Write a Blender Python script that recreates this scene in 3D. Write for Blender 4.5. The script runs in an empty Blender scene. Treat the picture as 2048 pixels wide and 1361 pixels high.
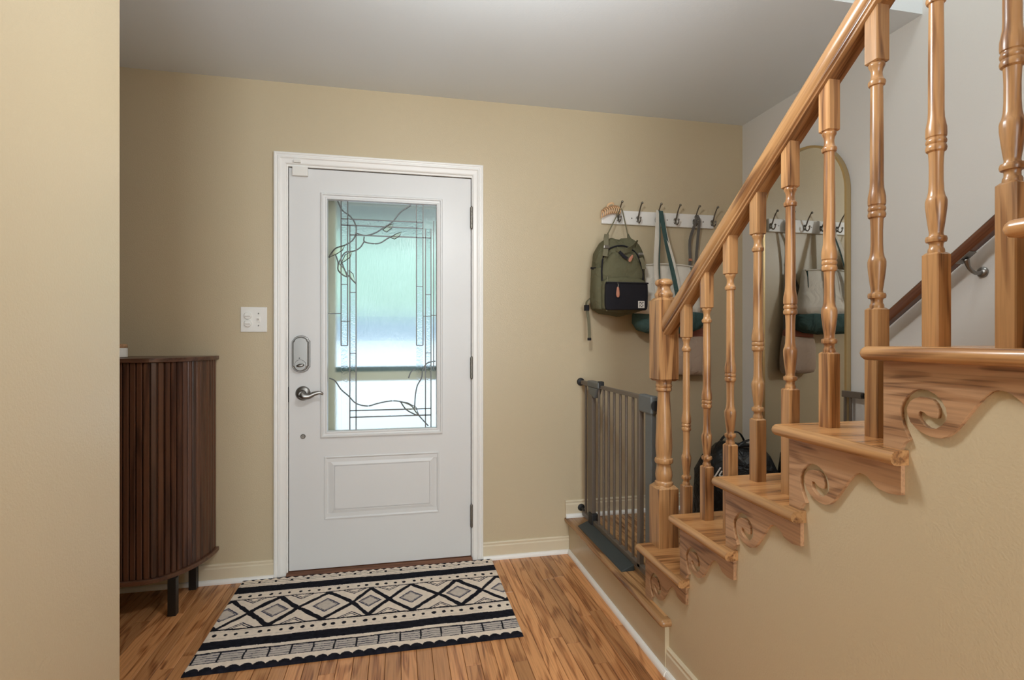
import bpy, bmesh, math, random
from mathutils import Vector, noise
PI = math.pi
random.seed(7)
scene = bpy.context.scene
C = scene.collection

# ------------------------------------------------------------------ camera
F_PX, YAW, HORIZON, CAM_H = 1056.7, 0.2099, 676.6, 1.189
cd = bpy.data.cameras.new('camera'); cam = bpy.data.objects.new('camera', cd); C.objects.link(cam)
cd.sensor_width = 36.0; cd.lens = F_PX * 36.0 / 2048.0
cd.shift_y = -(680.5 - HORIZON) / 2048.0
cd.clip_start = 0.02
cam.location = (0, 0, CAM_H); cam.rotation_euler = (PI / 2, 0, -YAW)
scene.camera = cam
# ------------------------------------------------------------------ world
w = bpy.data.worlds.new('world'); scene.world = w; w.use_nodes = True
w.node_tree.nodes['Background'].inputs[0].default_value = (0.90, 0.95, 1.0, 1)
w.node_tree.nodes['Background'].inputs[1].default_value = 1.9
# ------------------------------------------------------------------ lights
def area(name, loc, rot, sx, sy, power, col):
    d = bpy.data.lights.new(name, 'AREA'); d.shape = 'RECTANGLE'; d.size = sx; d.size_y = sy
    d.energy = power; d.color = col
    o = bpy.data.objects.new(name, d); C.objects.link(o); o.location = loc; o.rotation_euler = rot
    return o
area('rear_fill_light', (0.12, -3.42, 1.45), (PI / 2, 0, 0), 1.3, 1.7, 66, (0.85, 0.94, 1.0))  # added frontal fill from behind the camera, no known source there
# ------------------------------------------------------------------ exposure
vs = scene.view_settings
vs.view_transform = 'Standard'; vs.look = 'None'; vs.exposure = 0.50; vs.gamma = 1.0
vs.use_curve_mapping = False
scene.cycles.use_denoising = True
scene.cycles.max_bounces = 10
scene.cycles.diffuse_bounces = 5
scene.cycles.transparent_max_bounces = 16
scene.cycles.sample_clamp_indirect = 6.0
scene.cycles.caustics_reflective = False

# ------------------------------------------------------------------ materials
def nodes(m):
    m.use_nodes = True
    nt = m.node_tree
    return nt, nt.nodes, nt.links, nt.nodes['Principled BSDF']
def rgba(c): return (c[0], c[1], c[2], 1.0)
def paint(name, col, rough=0.55, bump=0.05, scale=160, spec=0.4):
    m = bpy.data.materials.new(name); nt, N, L, b = nodes(m)
    b.inputs['Roughness'].default_value = rough
    b.inputs['Specular IOR Level'].default_value = spec
    tc = N.new('ShaderNodeTexCoord')
    n2 = N.new('ShaderNodeTexNoise'); n2.inputs['Scale'].default_value = 1.7; n2.inputs['Detail'].default_value = 4
    L.new(tc.outputs['Object'], n2.inputs['Vector'])
    mx = N.new('ShaderNodeMix'); mx.data_type = 'RGBA'
    mx.inputs[6].default_value = rgba([c * 0.97 for c in col]); mx.inputs[7].default_value = rgba([min(1, c * 1.03) for c in col])
    L.new(n2.outputs[0], mx.inputs[0]); L.new(mx.outputs[2], b.inputs['Base Color'])
    if bump:
        n = N.new('ShaderNodeTexNoise'); n.inputs['Scale'].default_value = scale; n.inputs['Detail'].default_value = 2
        L.new(tc.outputs['Object'], n.inputs['Vector'])
        bp = N.new('ShaderNodeBump'); bp.inputs['Strength'].default_value = bump; bp.inputs['Distance'].default_value = 0.004
        L.new(n.outputs[0], bp.inputs['Height']); L.new(bp.outputs[0], b.inputs['Normal'])
    return m
def plain(name, col, rough=0.5, metal=0.0, spec=0.5, bump=0, scale=300):
    m = bpy.data.materials.new(name); nt, N, L, b = nodes(m)
    b.inputs['Base Color'].default_value = rgba(col); b.inputs['Roughness'].default_value = rough
    b.inputs['Metallic'].default_value = metal; b.inputs['Specular IOR Level'].default_value = spec
    tc = N.new('ShaderNodeTexCoord')
    n = N.new('ShaderNodeTexNoise'); n.inputs['Scale'].default_value = scale; n.inputs['Detail'].default_value = 3
    L.new(tc.outputs['Object'], n.inputs['Vector'])
    mp = N.new('ShaderNodeMapRange'); mp.inputs['To Min'].default_value = rough * 0.88; mp.inputs['To Max'].default_value = min(1, rough * 1.12)
    L.new(n.outputs[0], mp.inputs['Value']); L.new(mp.outputs[0], b.inputs['Roughness'])
    if bump:
        bp = N.new('ShaderNodeBump'); bp.inputs['Strength'].default_value = bump; bp.inputs['Distance'].default_value = 0.002
        L.new(n.outputs[0], bp.inputs['Height']); L.new(bp.outputs[0], b.inputs['Normal'])
    return m
def wrinkle(m, scale, dist):
    nt, N, L, b = nodes(m)
    tc = N.new('ShaderNodeTexCoord'); n = N.new('ShaderNodeTexNoise'); n.inputs['Scale'].default_value = scale; n.inputs['Detail'].default_value = 2.5; n.inputs['Distortion'].default_value = 0.9
    L.new(tc.outputs['Object'], n.inputs['Vector'])
    bp = N.new('ShaderNodeBump'); bp.inputs['Strength'].default_value = 1.0; bp.inputs['Distance'].default_value = dist
    L.new(n.outputs[0], bp.inputs['Height'])
    old = b.inputs['Normal'].links
    if old: L.new(old[0].from_socket, bp.inputs['Normal'])
    L.new(bp.outputs[0], b.inputs['Normal'])
def oak(name, axis, light, mid, dark, rough=0.28, ring=7.0, across=9.0, var=0.25, along=0.8):
    m = bpy.data.materials.new(name); nt, N, L, b = nodes(m)
    tc = N.new('ShaderNodeTexCoord'); oi = N.new('ShaderNodeObjectInfo')
    sc = N.new('ShaderNodeVectorMath'); sc.operation = 'SCALE'; sc.inputs[0].default_value = (17, 11, 23)
    L.new(oi.outputs['Random'], sc.inputs['Scale'])
    ad = N.new('ShaderNodeVectorMath'); ad.operation = 'ADD'
    L.new(tc.outputs['Object'], ad.inputs[0]); L.new(sc.outputs[0], ad.inputs[1])
    s1 = [across] * 3; s1[axis] = along
    m1 = N.new('ShaderNodeVectorMath'); m1.operation = 'MULTIPLY'; m1.inputs[1].default_value = s1
    L.new(ad.outputs[0], m1.inputs[0])
    n1 = N.new('ShaderNodeTexNoise'); n1.inputs['Scale'].default_value = 1.0; n1.inputs['Detail'].default_value = 2.2; n1.inputs['Distortion'].default_value = 0.35
    L.new(m1.outputs[0], n1.inputs['Vector'])
    k = N.new('ShaderNodeMath'); k.operation = 'MULTIPLY'; k.inputs[1].default_value = ring * 6.283
    L.new(n1.outputs[0], k.inputs[0])
    sn = N.new('ShaderNodeMath'); sn.operation = 'SINE'; L.new(k.outputs[0], sn.inputs[0])
    r1 = N.new('ShaderNodeMapRange'); r1.inputs['From Min'].default_value = 0.1; r1.inputs['From Max'].default_value = 1.0
    L.new(sn.outputs[0], r1.inputs['Value'])
    s2 = [170.0] * 3; s2[axis] = 6.0
    m2 = N.new('ShaderNodeVectorMath'); m2.operation = 'MULTIPLY'; m2.inputs[1].default_value = s2
    L.new(ad.outputs[0], m2.inputs[0])
    n2 = N.new('ShaderNodeTexNoise'); n2.inputs['Scale'].default_value = 1.0; n2.inputs['Detail'].default_value = 2
    L.new(m2.outputs[0], n2.inputs['Vector'])
    r2 = N.new('ShaderNodeMapRange'); r2.inputs['From Min'].default_value = 0.45; r2.inputs['From Max'].default_value = 0.66
    L.new(n2.outputs[0], r2.inputs['Value'])
    c1 = N.new('ShaderNodeMix'); c1.data_type = 'RGBA'; c1.inputs[6].default_value = rgba(light); c1.inputs[7].default_value = rgba(mid)
    L.new(r1.outputs[0], c1.inputs[0])
    pr = N.new('ShaderNodeMath'); pr.operation = 'MULTIPLY'; L.new(r2.outputs[0], pr.inputs[0])
    pa = N.new('ShaderNodeMath'); pa.operation = 'MULTIPLY_ADD'; pa.inputs[1].default_value = 0.50; pa.inputs[2].default_value = 0.26
    L.new(r1.outputs[0], pa.inputs[0]); L.new(pa.outputs[0], pr.inputs[1])
    c2 = N.new('ShaderNodeMix'); c2.data_type = 'RGBA'; c2.inputs[7].default_value = rgba(dark)
    L.new(c1.outputs[2], c2.inputs[6]); L.new(pr.outputs[0], c2.inputs[0])
    hv = N.new('ShaderNodeHueSaturation')
    mr = N.new('ShaderNodeMapRange'); mr.inputs['To Min'].default_value = 1 - var; mr.inputs['To Max'].default_value = 1 + var * 0.6
    L.new(oi.outputs['Random'], mr.inputs['Value']); L.new(mr.outputs[0], hv.inputs['Value'])
    L.new(c2.outputs[2], hv.inputs['Color']); L.new(hv.outputs[0], b.inputs['Base Color'])
    b.inputs['Roughness'].default_value = rough
    b.inputs['Specular IOR Level'].default_value = 0.5
    bp = N.new('ShaderNodeBump'); bp.inputs['Strength'].default_value = 0.08; bp.inputs['Distance'].default_value = 0.001; bp.invert = True
    L.new(r2.outputs[0], bp.inputs['Height']); L.new(bp.outputs[0], b.inputs['Normal'])
    return m
def glass(name, tint, rough, clear, bump, scale, stretch=(1, 1, 1)):
    m = bpy.data.materials.new(name); m.use_nodes = True
    nt = m.node_tree; N = nt.nodes; L = nt.links
    N.remove(N['Principled BSDF']); out = N['Material Output']
    g = N.new('ShaderNodeBsdfGlass'); g.inputs['Color'].default_value = rgba(tint); g.inputs['Roughness'].default_value = rough; g.inputs['IOR'].default_value = 1.35
    t = N.new('ShaderNodeBsdfTransparent'); t.inputs['Color'].default_value = rgba(tint)
    mx = N.new('ShaderNodeMixShader'); mx.inputs[0].default_value = clear
    L.new(g.outputs[0], mx.inputs[1]); L.new(t.outputs[0], mx.inputs[2]); L.new(mx.outputs[0], out.inputs['Surface'])
    tc = N.new('ShaderNodeTexCoord'); mu = N.new('ShaderNodeVectorMath'); mu.operation = 'MULTIPLY'; mu.inputs[1].default_value = stretch
    L.new(tc.outputs['Object'], mu.inputs[0])
    n = N.new('ShaderNodeTexNoise'); n.inputs['Scale'].default_value = scale; n.inputs['Detail'].default_value = 2
    L.new(mu.outputs[0], n.inputs['Vector'])
    bp = N.new('ShaderNodeBump'); bp.inputs['Strength'].default_value = bump; bp.inputs['Distance'].default_value = 0.003
    L.new(n.outputs[0], bp.inputs['Height']); L.new(bp.outputs[0], g.inputs['Normal'])
    return m

M = {}
M['beige'] = paint('beige_wall_paint', (0.555, 0.465, 0.315), 0.33, 0.17, 190, 0.45)
M['grey'] = paint('grey_wall_paint', (0.68, 0.66, 0.63), 0.5, 0.06, 190, 0.4)
M['ceil'] = paint('ceiling_paint', (0.76, 0.81, 0.84), 0.8, 0.08, 120, 0.2)
M['cream'] = paint('cream_trim_paint', (0.66, 0.575, 0.42), 0.4, 0.02, 60, 0.5)
M['white'] = paint('white_trim_paint', (0.84, 0.83, 0.80), 0.35, 0.02, 60, 0.5)
M['door'] = paint('door_paint', (0.70, 0.705, 0.70), 0.38, 0.03, 90, 0.5)
OL, OM, OD = (0.48, 0.258, 0.108), (0.30, 0.14, 0.054), (0.08, 0.031, 0.014)
M['oak_x'] = oak('oak_grain_across', 0, (0.52, 0.255, 0.098), (0.40, 0.18, 0.064), (0.12, 0.048, 0.02), 0.22, 4.0, 7.0, 0.12)
M['oak_y'] = oak('oak_grain_along', 1, OL, OM, OD, 0.26)
M['oak_z'] = oak('oak_grain_upright', 2, OL, OM, OD, 0.3, 5.0, 14.0, 0.18, 1.2)
M['oak_bracket'] = oak('oak_bracket_wood', 1, (0.47, 0.275, 0.15), (0.34, 0.18, 0.09), (0.12, 0.06, 0.033), 0.34, 6.0, 14.0, 0.12, 2.0)
M['floor'] = oak('floor_oak', 1, (0.64, 0.30, 0.12), (0.47, 0.195, 0.072), (0.16, 0.058, 0.021), 0.24, 7.0, 9.0, 0.30, 1.3)
M['walnut'] = oak('walnut_slats', 2, (0.115, 0.048, 0.026), (0.075, 0.03, 0.017), (0.025, 0.010, 0.007), 0.30, 4.0, 12.0, 0.25)
M['walnut_x'] = oak('walnut_top', 0, (0.135, 0.062, 0.035), (0.09, 0.04, 0.024), (0.03, 0.013, 0.009), 0.3, 4.0, 12.0, 0.1)
M['darkrail'] = oak('dark_stained_rail', 1, (0.15, 0.055, 0.025), (0.085, 0.03, 0.014), (0.03, 0.01, 0.006), 0.25, 4.0, 14.0, 0.1)
M['black'] = plain('black_metal', (0.012, 0.011, 0.010), 0.45)
M['blackgap'] = plain('dark_gap', (0.004, 0.004, 0.004), 0.9)
M['nickel'] = plain('brushed_nickel', (0.27, 0.26, 0.245), 0.36, 1.0, 0.5, 0.02, 500)
M['nickel_dark'] = plain('aged_nickel', (0.22, 0.205, 0.18), 0.38, 1.0)
M['gate'] = plain('taupe_gate_metal', (0.135, 0.108, 0.085), 0.42, 0.15)
M['gategrey'] = plain('grey_gate_plastic', (0.115, 0.125, 0.125), 0.5)
M['ramp'] = plain('dark_ramp_plastic', (0.035, 0.044, 0.045), 0.6, 0, 0.4, 0.1, 500)
M['rubber'] = plain('black_rubber', (0.01, 0.01, 0.011), 0.6)
M['whiteplastic'] = plain('white_plastic', (0.80, 0.79, 0.75), 0.35)
M['lead'] = plain('lead_came_metal', (0.10, 0.10, 0.095), 0.42, 0.7)
M['brass'] = plain('brushed_gold', (0.60, 0.46, 0.25), 0.3, 0.9)
M['olive'] = plain('olive_canvas', (0.125, 0.118, 0.068), 0.85, 0, 0.2, 0.15, 900)
M['olive_light'] = plain('olive_webbing', (0.18, 0.165, 0.105), 0.8, 0, 0.2, 0.15, 900)
M['blackcanvas'] = plain('black_canvas', (0.016, 0.015, 0.019), 0.85, 0, 0.2, 0.15, 900)
M['leather'] = plain('tan_leather', (0.48, 0.20, 0.125), 0.5)
M['canvas'] = plain('white_canvas', (0.74, 0.70, 0.62), 0.8, 0, 0.2, 0.12, 700)
M['teal'] = plain('teal_canvas', (0.058, 0.108, 0.102), 0.8, 0, 0.2, 0.12, 700)
M['pinkcloth'] = plain('pinkish_beige_cloth', (0.47, 0.36, 0.28), 0.75, 0, 0.25, 0.12, 500)
M['pinkred'] = plain('faded_red_cloth', (0.33, 0.13, 0.10), 0.8)
M['greystrap'] = plain('grey_webbing', (0.15, 0.14, 0.125), 0.8)
M['nylon'] = plain('black_nylon', (0.006, 0.006, 0.007), 0.45, 0, 0.35, 0.1, 60)
M['clip'] = plain('peach_plastic', (0.74, 0.48, 0.27), 0.35)
M['print_white'] = plain('white_print', (0.82, 0.82, 0.82), 0.6)
M['patch'] = plain('white_woven_patch', (0.72, 0.70, 0.66), 0.8)
M['ceramic'] = plain('white_ceramic', (0.80, 0.78, 0.74), 0.3)
M['lidwood'] = oak('light_wood_lid', 0, (0.55, 0.32, 0.17), (0.46, 0.25, 0.12), (0.25, 0.12, 0.05), 0.4)
M['pane'] = glass('rain_glass', (0.93, 0.97, 0.955), 0.22, 0.35, 0.35, 60, (3, 1, 0.5))
M['pane_texture'] = glass('hammered_glass', (0.93, 0.97, 0.97), 0.10, 0.25, 1.0, 150)
M['pane_leaf'] = glass('cream_glass', (0.98, 0.96, 0.90), 0.3, 0.7, 0.2, 80)
M['pane_clear'] = glass('storm_glass', (0.97, 1.0, 1.0), 0.0, 0.85, 0.0, 1)
M['concrete'] = paint('porch_concrete', (0.62, 0.64, 0.68), 0.8, 0.1, 90)
M['drive'] = paint('pale_driveway', (0.52, 0.58, 0.67), 0.9, 0.1, 30)
M['grass'] = paint('grass_green', (0.36, 0.52, 0.33), 0.9, 0.3, 40)
M['leaf'] = paint('leaf_green', (0.33, 0.47, 0.41), 0.8, 0.3, 20)
M['soffit'] = paint('porch_soffit_paint', (0.32, 0.36, 0.36), 0.8, 0.02, 20)
M['sideblue'] = paint('slate_blue_siding', (0.20, 0.27, 0.35), 0.7, 0.05, 30)
for k_, sc_, d_ in (('olive', 17, .012), ('canvas', 13, .010), ('teal', 15, .016), ('pinkcloth', 14, .010), ('nylon', 16, .020)): wrinkle(M[k_], sc_, d_)
m = bpy.data.materials.new('mirror_glass'); nt, N, L, b = nodes(m)
b.inputs['Base Color'].default_value = (0.86, 0.87, 0.85, 1); b.inputs['Metallic'].default_value = 1.0; b.inputs['Roughness'].default_value = 0.015
M['mirror'] = m
m = bpy.data.materials.new('lamp_opal_glass'); nt, N, L, b = nodes(m)
b.inputs['Base Color'].default_value = (0.9, 0.88, 0.82, 1); b.inputs['Emission Color'].default_value = (1, 0.9, 0.75, 1); b.inputs['Emission Strength'].default_value = 2.0
M['opal'] = m

# ------------------------------------------------------------------ mesh helpers
class MB:
    def __init__(s): s.v = []; s.f = []
    def add(s, vs, fs):
        k = len(s.v); s.v += [tuple(p) for p in vs]; s.f += [tuple(i + k for i in f) for f in fs]; return s
    def box(s, x0, x1, y0, y1, z0, z1):
        if x0 > x1: x0, x1 = x1, x0
        if y0 > y1: y0, y1 = y1, y0
        if z0 > z1: z0, z1 = z1, z0
        return s.add([(x0, y0, z0), (x1, y0, z0), (x1, y1, z0), (x0, y1, z0), (x0, y0, z1), (x1, y0, z1), (x1, y1, z1), (x0, y1, z1)],
              [(3, 2, 1, 0), (4, 5, 6, 7), (0, 1, 5, 4), (1, 2, 6, 5), (2, 3, 7, 6), (3, 0, 4, 7)])
    def prism(s, poly, fn0, fn1):
        n = len(poly); vs = [fn0(p) for p in poly] + [fn1(p) for p in poly]
        fs = [tuple(range(n - 1, -1, -1)), tuple(range(n, 2 * n))] + [(i, (i + 1) % n, n + (i + 1) % n, n + i) for i in range(n)]
        return s.add(vs, fs)
    def lathe(s, prof, cx=0, cy=0, n=24, axis='z', c=(0, 0, 0)):
        vs = []
        for r, h in prof:
            for i in range(n):
                a = 2 * PI * i / n; p, q = r * math.cos(a), r * math.sin(a)
                if axis == 'z': vs.append((cx + c[0] + p, cy + c[1] + q, c[2] + h))
                elif axis == 'y': vs.append((c[0] + p, c[1] + h, c[2] + q))
                else: vs.append((c[0] + h, c[1] + p, c[2] + q))
        m_ = len(prof); fs = []
        for j in range(m_ - 1):
            for i in range(n):
                k = (i + 1) % n; fs.append((j * n + i, j * n + k, (j + 1) * n + k, (j + 1) * n + i))
        fs.append(tuple(range(n - 1, -1, -1))); fs.append(tuple(range((m_ - 1) * n, m_ * n)))
        return s.add(vs, fs)
    def tube(s, pts, r, n=10, flat=1.0, side=None):
        """sweep an ellipse along pts; r a number or a list; side = direction of the wide axis, flat = thickness ratio"""
        P = [Vector(p) for p in pts]; m_ = len(P); vs = []
        up = Vector(side) if side else Vector((0.31, 0.17, 0.93))
        for i in range(m_):
            t = (P[min(i + 1, m_ - 1)] - P[max(i - 1, 0)]).normalized()
            a = (up - t * up.dot(t)).normalized(); b_ = t.cross(a)
            rr = r[i] if isinstance(r, (list, tuple)) else r
            for k in range(n):
                an = 2 * PI * k / n; vs.append(P[i] + a * (rr * math.cos(an)) + b_ * (rr * flat * math.sin(an)))
        fs = [(j * n + i, j * n + (i + 1) % n, (j + 1) * n + (i + 1) % n, (j + 1) * n + i) for j in range(m_ - 1) for i in range(n)]
        fs += [tuple(range(n - 1, -1, -1)), tuple(range((m_ - 1) * n, m_ * n))]
        return s.add(vs, fs)
    def ribbon(s, pts, wvec, th):
        P = [Vector(p) for p in pts]; m_ = len(P); W = Vector(wvec); vs = []
        for i in range(m_):
            t = (P[min(i + 1, m_ - 1)] - P[max(i - 1, 0)]).normalized()
            wv = W - t * W.dot(t); wv = wv.normalized() * W.length
            nn = t.cross(wv).normalized() * th
            vs += [P[i] - wv / 2 - nn / 2, P[i] + wv / 2 - nn / 2, P[i] + wv / 2 + nn / 2, P[i] - wv / 2 + nn / 2]
        fs = [(4 * j + i, 4 * j + (i + 1) % 4, 4 * j + 4 + (i + 1) % 4, 4 * j + 4 + i) for j in range(m_ - 1) for i in range(4)]
        fs += [(3, 2, 1, 0), tuple(range(4 * m_ - 4, 4 * m_))]
        return s.add(vs, fs)
    def loft(s, rings):
        n = len(rings[0]); vs = [p for r in rings for p in r]; m_ = len(rings)
        fs = [(j * n + i, j * n + (i + 1) % n, (j + 1) * n + (i + 1) % n, (j + 1) * n + i) for j in range(m_ - 1) for i in range(n)]
        fs += [tuple(range(n - 1, -1, -1)), tuple(range((m_ - 1) * n, m_ * n))]
        return s.add(vs, fs)
    def mesh(s, name, mat, smooth=None):
        me = bpy.data.meshes.new(name); me.from_pydata(s.v, [], s.f); me.materials.append(M[mat] if isinstance(mat, str) else mat)
        bm = bmesh.new(); bm.from_mesh(me); bmesh.ops.recalc_face_normals(bm, faces=bm.faces); bm.to_mesh(me); bm.free()
        if smooth is not None:
            me.shade_smooth() if hasattr(me, 'shade_smooth') else None
            for p in me.polygons: p.use_smooth = True
            if smooth < 179:
                try: me.set_sharp_from_angle(angle=math.radians(smooth))
                except Exception: pass
        return me
    def build(s, name, mat, parent=None, smooth=None, bevel=0, seg=2, loc=None, rot=None):
        o = bpy.data.objects.new(name, s.mesh(name, mat, smooth)); C.objects.link(o)
        if parent: o.parent = parent
        if loc: o.location = loc
        if rot: o.rotation_euler = rot
        if bevel:
            bv = o.modifiers.new('bevel', 'BEVEL'); bv.width = bevel; bv.segments = seg; bv.limit_method = 'ANGLE'; bv.angle_limit = math.radians(35)
        return o
def link(name, me, parent=None, loc=None, rot=None):
    o = bpy.data.objects.new(name, me); C.objects.link(o)
    if parent: o.parent = parent
    if loc: o.location = loc
    if rot: o.rotation_euler = rot
    return o
def empty(name, loc=(0, 0, 0), rz=0):
    o = bpy.data.objects.new(name, None); C.objects.link(o); o.location = loc; o.rotation_euler = (0, 0, rz); o.empty_display_size = 0.1
    return o
def tag(o, label=None, cat=None, group=None, kind=None):
    if label: o['label'] = label
    if cat: o['category'] = cat
    if group: o['group'] = group
    if kind: o['kind'] = kind
    return o
def struct(o, label=None): o['kind'] = 'structure'; (label and o.__setitem__('label', label)); return o
def superring(cx, cy, z, rx, ry, e=2.6, n=40, wob=0, seed=0):
    out = []
    for i in range(n):
        a = 2 * PI * i / n; c_, s_ = math.cos(a), math.sin(a)
        x = math.copysign(abs(c_) ** (2 / e), c_) * rx; y = math.copysign(abs(s_) ** (2 / e), s_) * ry
        if wob:
            k = 1 + wob * noise.noise(Vector((c_ * 2.3 + seed, s_ * 2.3, z * 14))); x *= k; y *= k
        out.append((cx + x, cy + y, z))
    return out
def smoothpts(pts, k=6):
    """Catmull-Rom through pts"""
    P = [Vector(p) for p in pts]; P = [P[0] * 2 - P[1]] + P + [P[-1] * 2 - P[-2]]; out = []
    for i in range(1, len(P) - 2):
        for j in range(k):
            t = j / k; a, b_, c_, d = P[i - 1], P[i], P[i + 1], P[i + 2]
            out.append(0.5 * ((2 * b_) + (c_ - a) * t + (2 * a - 5 * b_ + 4 * c_ - d) * t * t + (3 * b_ - a - 3 * c_ + d) * t ** 3))
    out.append(P[-2]); return out

# ------------------------------------------------------------------ measured layout (metres; camera stands at x=0, y=0)
YW = 2.81          # door wall
XR = 2.011         # grey stair wall
CE = 2.463         # ceiling
XL, YL = -0.66, 1.447   # partition at the camera's side and its free edge
XS = 0.937         # painted wall below the stairs
XB = 0.921         # faces of the brackets and of the landing riser
XT = 0.895         # outer edge of treads
RISE, RUN, Y1 = 0.1955, 0.256, 1.885
YO = 1.695         # edge of the stairwell opening
NT = 10
DX0, DX1, DZ0, DZ1 = -0.540, 0.374, 0.022, 2.042
YB = -3.5          # rear wall
XA = -2.5          # alcove end

# ------------------------------------------------------------------ setting: floor
fl = MB().box(XA, XB + 0.1, 1.15, YW + 0.14, -0.12, -0.018).box(XA, XB + 0.1, YB, 1.15, -0.12, 0).build('floor', 'floor'); struct(fl)
PW = 0.0572
nx = int(math.ceil((XB - XA) / PW))
for i in range(nx):
    x1 = XB - i * PW; x0 = max(XA, x1 - PW)
    y = 1.15; first = True
    while y < YW - 0.01:
        ln = random.uniform(0.35, 1.15) if not first else random.uniform(0.2, 0.9); first = False
        y2 = min(YW, y + ln)
        if YW - y2 < 0.18: y2 = YW
        g = 0.0007; c = 0.0013
        b = MB(); a0, a1, b0, b1 = x0 + g, x1 - g, y + g, y2 - g
        cx, cy = (a0 + a1) / 2, (b0 + b1) / 2
        a0 -= cx; a1 -= cx; b0 -= cy; b1 -= cy
        b.add([(a0, b0, -.018), (a1, b0, -.018), (a1, b1, -.018), (a0, b1, -.018), (a0, b0, -c), (a1, b0, -c), (a1, b1, -c), (a0, b1, -c),
               (a0 + c, b0 + c, 0), (a1 - c, b0 + c, 0), (a1 - c, b1 - c, 0), (a0 + c, b1 - c, 0)],
              [(0, 1, 5, 4), (1, 2, 6, 5), (2, 3, 7, 6), (3, 0, 4, 7), (4, 5, 9, 8), (5, 6, 10, 9), (6, 7, 11, 10), (7, 4, 8, 11), (8, 9, 10, 11), (3, 2, 1, 0)])
        b.build('plank', 'floor', fl, loc=(cx, cy, 0))
        y = y2

# ------------------------------------------------------------------ setting: walls and ceiling
HX0, HX1, HZ = DX0 - 0.032, DX1 + 0.032, DZ1 + 0.034
struct(MB().box(XA - .1, HX0, YW, YW + .14, 0, CE).box(HX1, XR + .1, YW, YW + .14, 0, CE).box(HX0, HX1, YW, YW + .14, HZ, CE).build('wall_back', 'beige'))
struct(MB().box(XR, XR + .1, YB, YW, 0, 5.0).build('wall_right', 'grey'))
struct(MB().box(XL - .12, XL, YB, YL, 0, CE).build('wall_left', 'beige', bevel=0.004))
struct(MB().box(XA, XL - .12, YL - .12, YL, 0, CE).build('wall_alcove_front', 'beige'))
struct(MB().box(XA - .1, XA, YL - .12, YW, 0, CE).build('wall_alcove_left', 'beige'))
# rear wall with an added, unseen window for the fill light
WX0, WX1, WZ0, WZ1 = -0.58, 0.82, 0.55, 2.35
struct(MB().box(XL - .12, WX0, YB - .12, YB, 0, CE).box(WX1, XR, YB - .12, YB, 0, 5.0).box(WX0, WX1, YB - .12, YB, 0, WZ0).box(WX0, WX1, YB - .12, YB, WZ1, CE).build('wall_rear', 'beige'))
wn = struct(MB().box(WX0, WX1, YB - .09, YB - .04, WZ0, WZ0 + .05).box(WX0, WX1, YB - .09, YB - .04, WZ1 - .05, WZ1)
       .box(WX0, WX0 + .05, YB - .09, YB - .04, WZ0, WZ1).box(WX1 - .05, WX1, YB - .09, YB - .04, WZ0, WZ1).box(WX0, WX1, YB - .09, YB - .04, 1.43, 1.47).build('added_window_1', 'white'))
MB().box(WX0 + .05, WX1 - .05, YB - .067, YB - .063, WZ0 + .05, WZ1 - .05).build('pane', 'pane_clear', wn)
# stair side wall, stepped under the treads
poly = [(Y1, 0), (YB, 0)]
zt = (NT + 1) * RISE - 0.028
poly.append((YB, zt))
for k in range(NT, 0, -1):
    yk = Y1 - (k - 1) * RUN
    if k < NT: poly.append((yk - RUN, (k + 1) * RISE - 0.028))
    poly.append((yk, (k + 1) * RISE - 0.028))
struct(MB().prism(poly, lambda p: (XS, p[0], p[1]), lambda p: (XS + .1, p[0], p[1])).build('wall_stairs', 'beige'))
# ceiling with stairwell opening, stairwell walls above
OX = 0.95
ce = struct(MB().box(XA - .1, OX, YB, YW + .14, CE, CE + .28).box(OX, XR + .1, YO, YW + .14, CE, CE + .28).build('ceiling', 'ceil'))
struct(MB().box(OX - .1, OX, YB, YO + .1, CE + .28, 5.0).box(OX, XR, YO, YO + .1, CE + .28, 5.0).box(OX - .1, XR + .1, YB, YO + .1, 5.0, 5.1).build('wall_stairwell', 'grey'))

# baseboards: cream board with a moulded cap and a white quarter-round shoe
def bb_prof(h=0.092, t=0.013): return [(0, 0), (t, 0), (t, h - .022), (t - .003, h - .016), (t - .002, h - .006), (t - .006, h), (0, h)]
def shoe_prof(): return [(0, 0), (.016, 0), (.0155, .007), (.013, .013), (.009, .018), (.004, .020), (0, .020)]
def baseboard(name, p0, p1, nrm, z=0, off=0.013):
    b = MB(); d = Vector((nrm[0], nrm[1], 0)); A, B = Vector((p0[0], p0[1], z)), Vector((p1[0], p1[1], z))
    b.prism(bb_prof(), lambda q: A + d * q[0] + Vector((0, 0, q[1])), lambda q: B + d * q[0] + Vector((0, 0, q[1])))
    o = struct(b.build(name, 'cream'))
    s = MB(); s.prism(shoe_prof(), lambda q: A + d * (q[0] + off) + Vector((0, 0, q[1])), lambda q: B + d * (q[0] + off) + Vector((0, 0, q[1])))
    s.build('shoe_moulding', 'white', o); return o
CX0, CX1, CZ = -0.607, 0.438, 2.113
baseboard('baseboard_back_left', (XA, YW), (CX0, YW), (0, -1))
baseboard('baseboard_back_right', (CX1, YW), (XB - .001, YW), (0, -1))
baseboard('baseboard_landing', (0.899, YW), (XR, YW), (0, -1), RISE)
baseboard('baseboard_right', (XR, YW - .013), (XR, Y1 + .05), (-1, 0), RISE)
baseboard('baseboard_stairs', (XS, 1.72), (XS, YB), (-1, 0))
baseboard('baseboard_left', (XL, YL), (XL, YB), (1, 0))
# white shoe along the landing riser
sh = MB(); sh.prism(shoe_prof(), lambda q: (XB - q[0], YW - .013, q[1]), lambda q: (XB - q[0], 1.70, q[1])); struct(sh.build('trim_1', 'white'))

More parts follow.
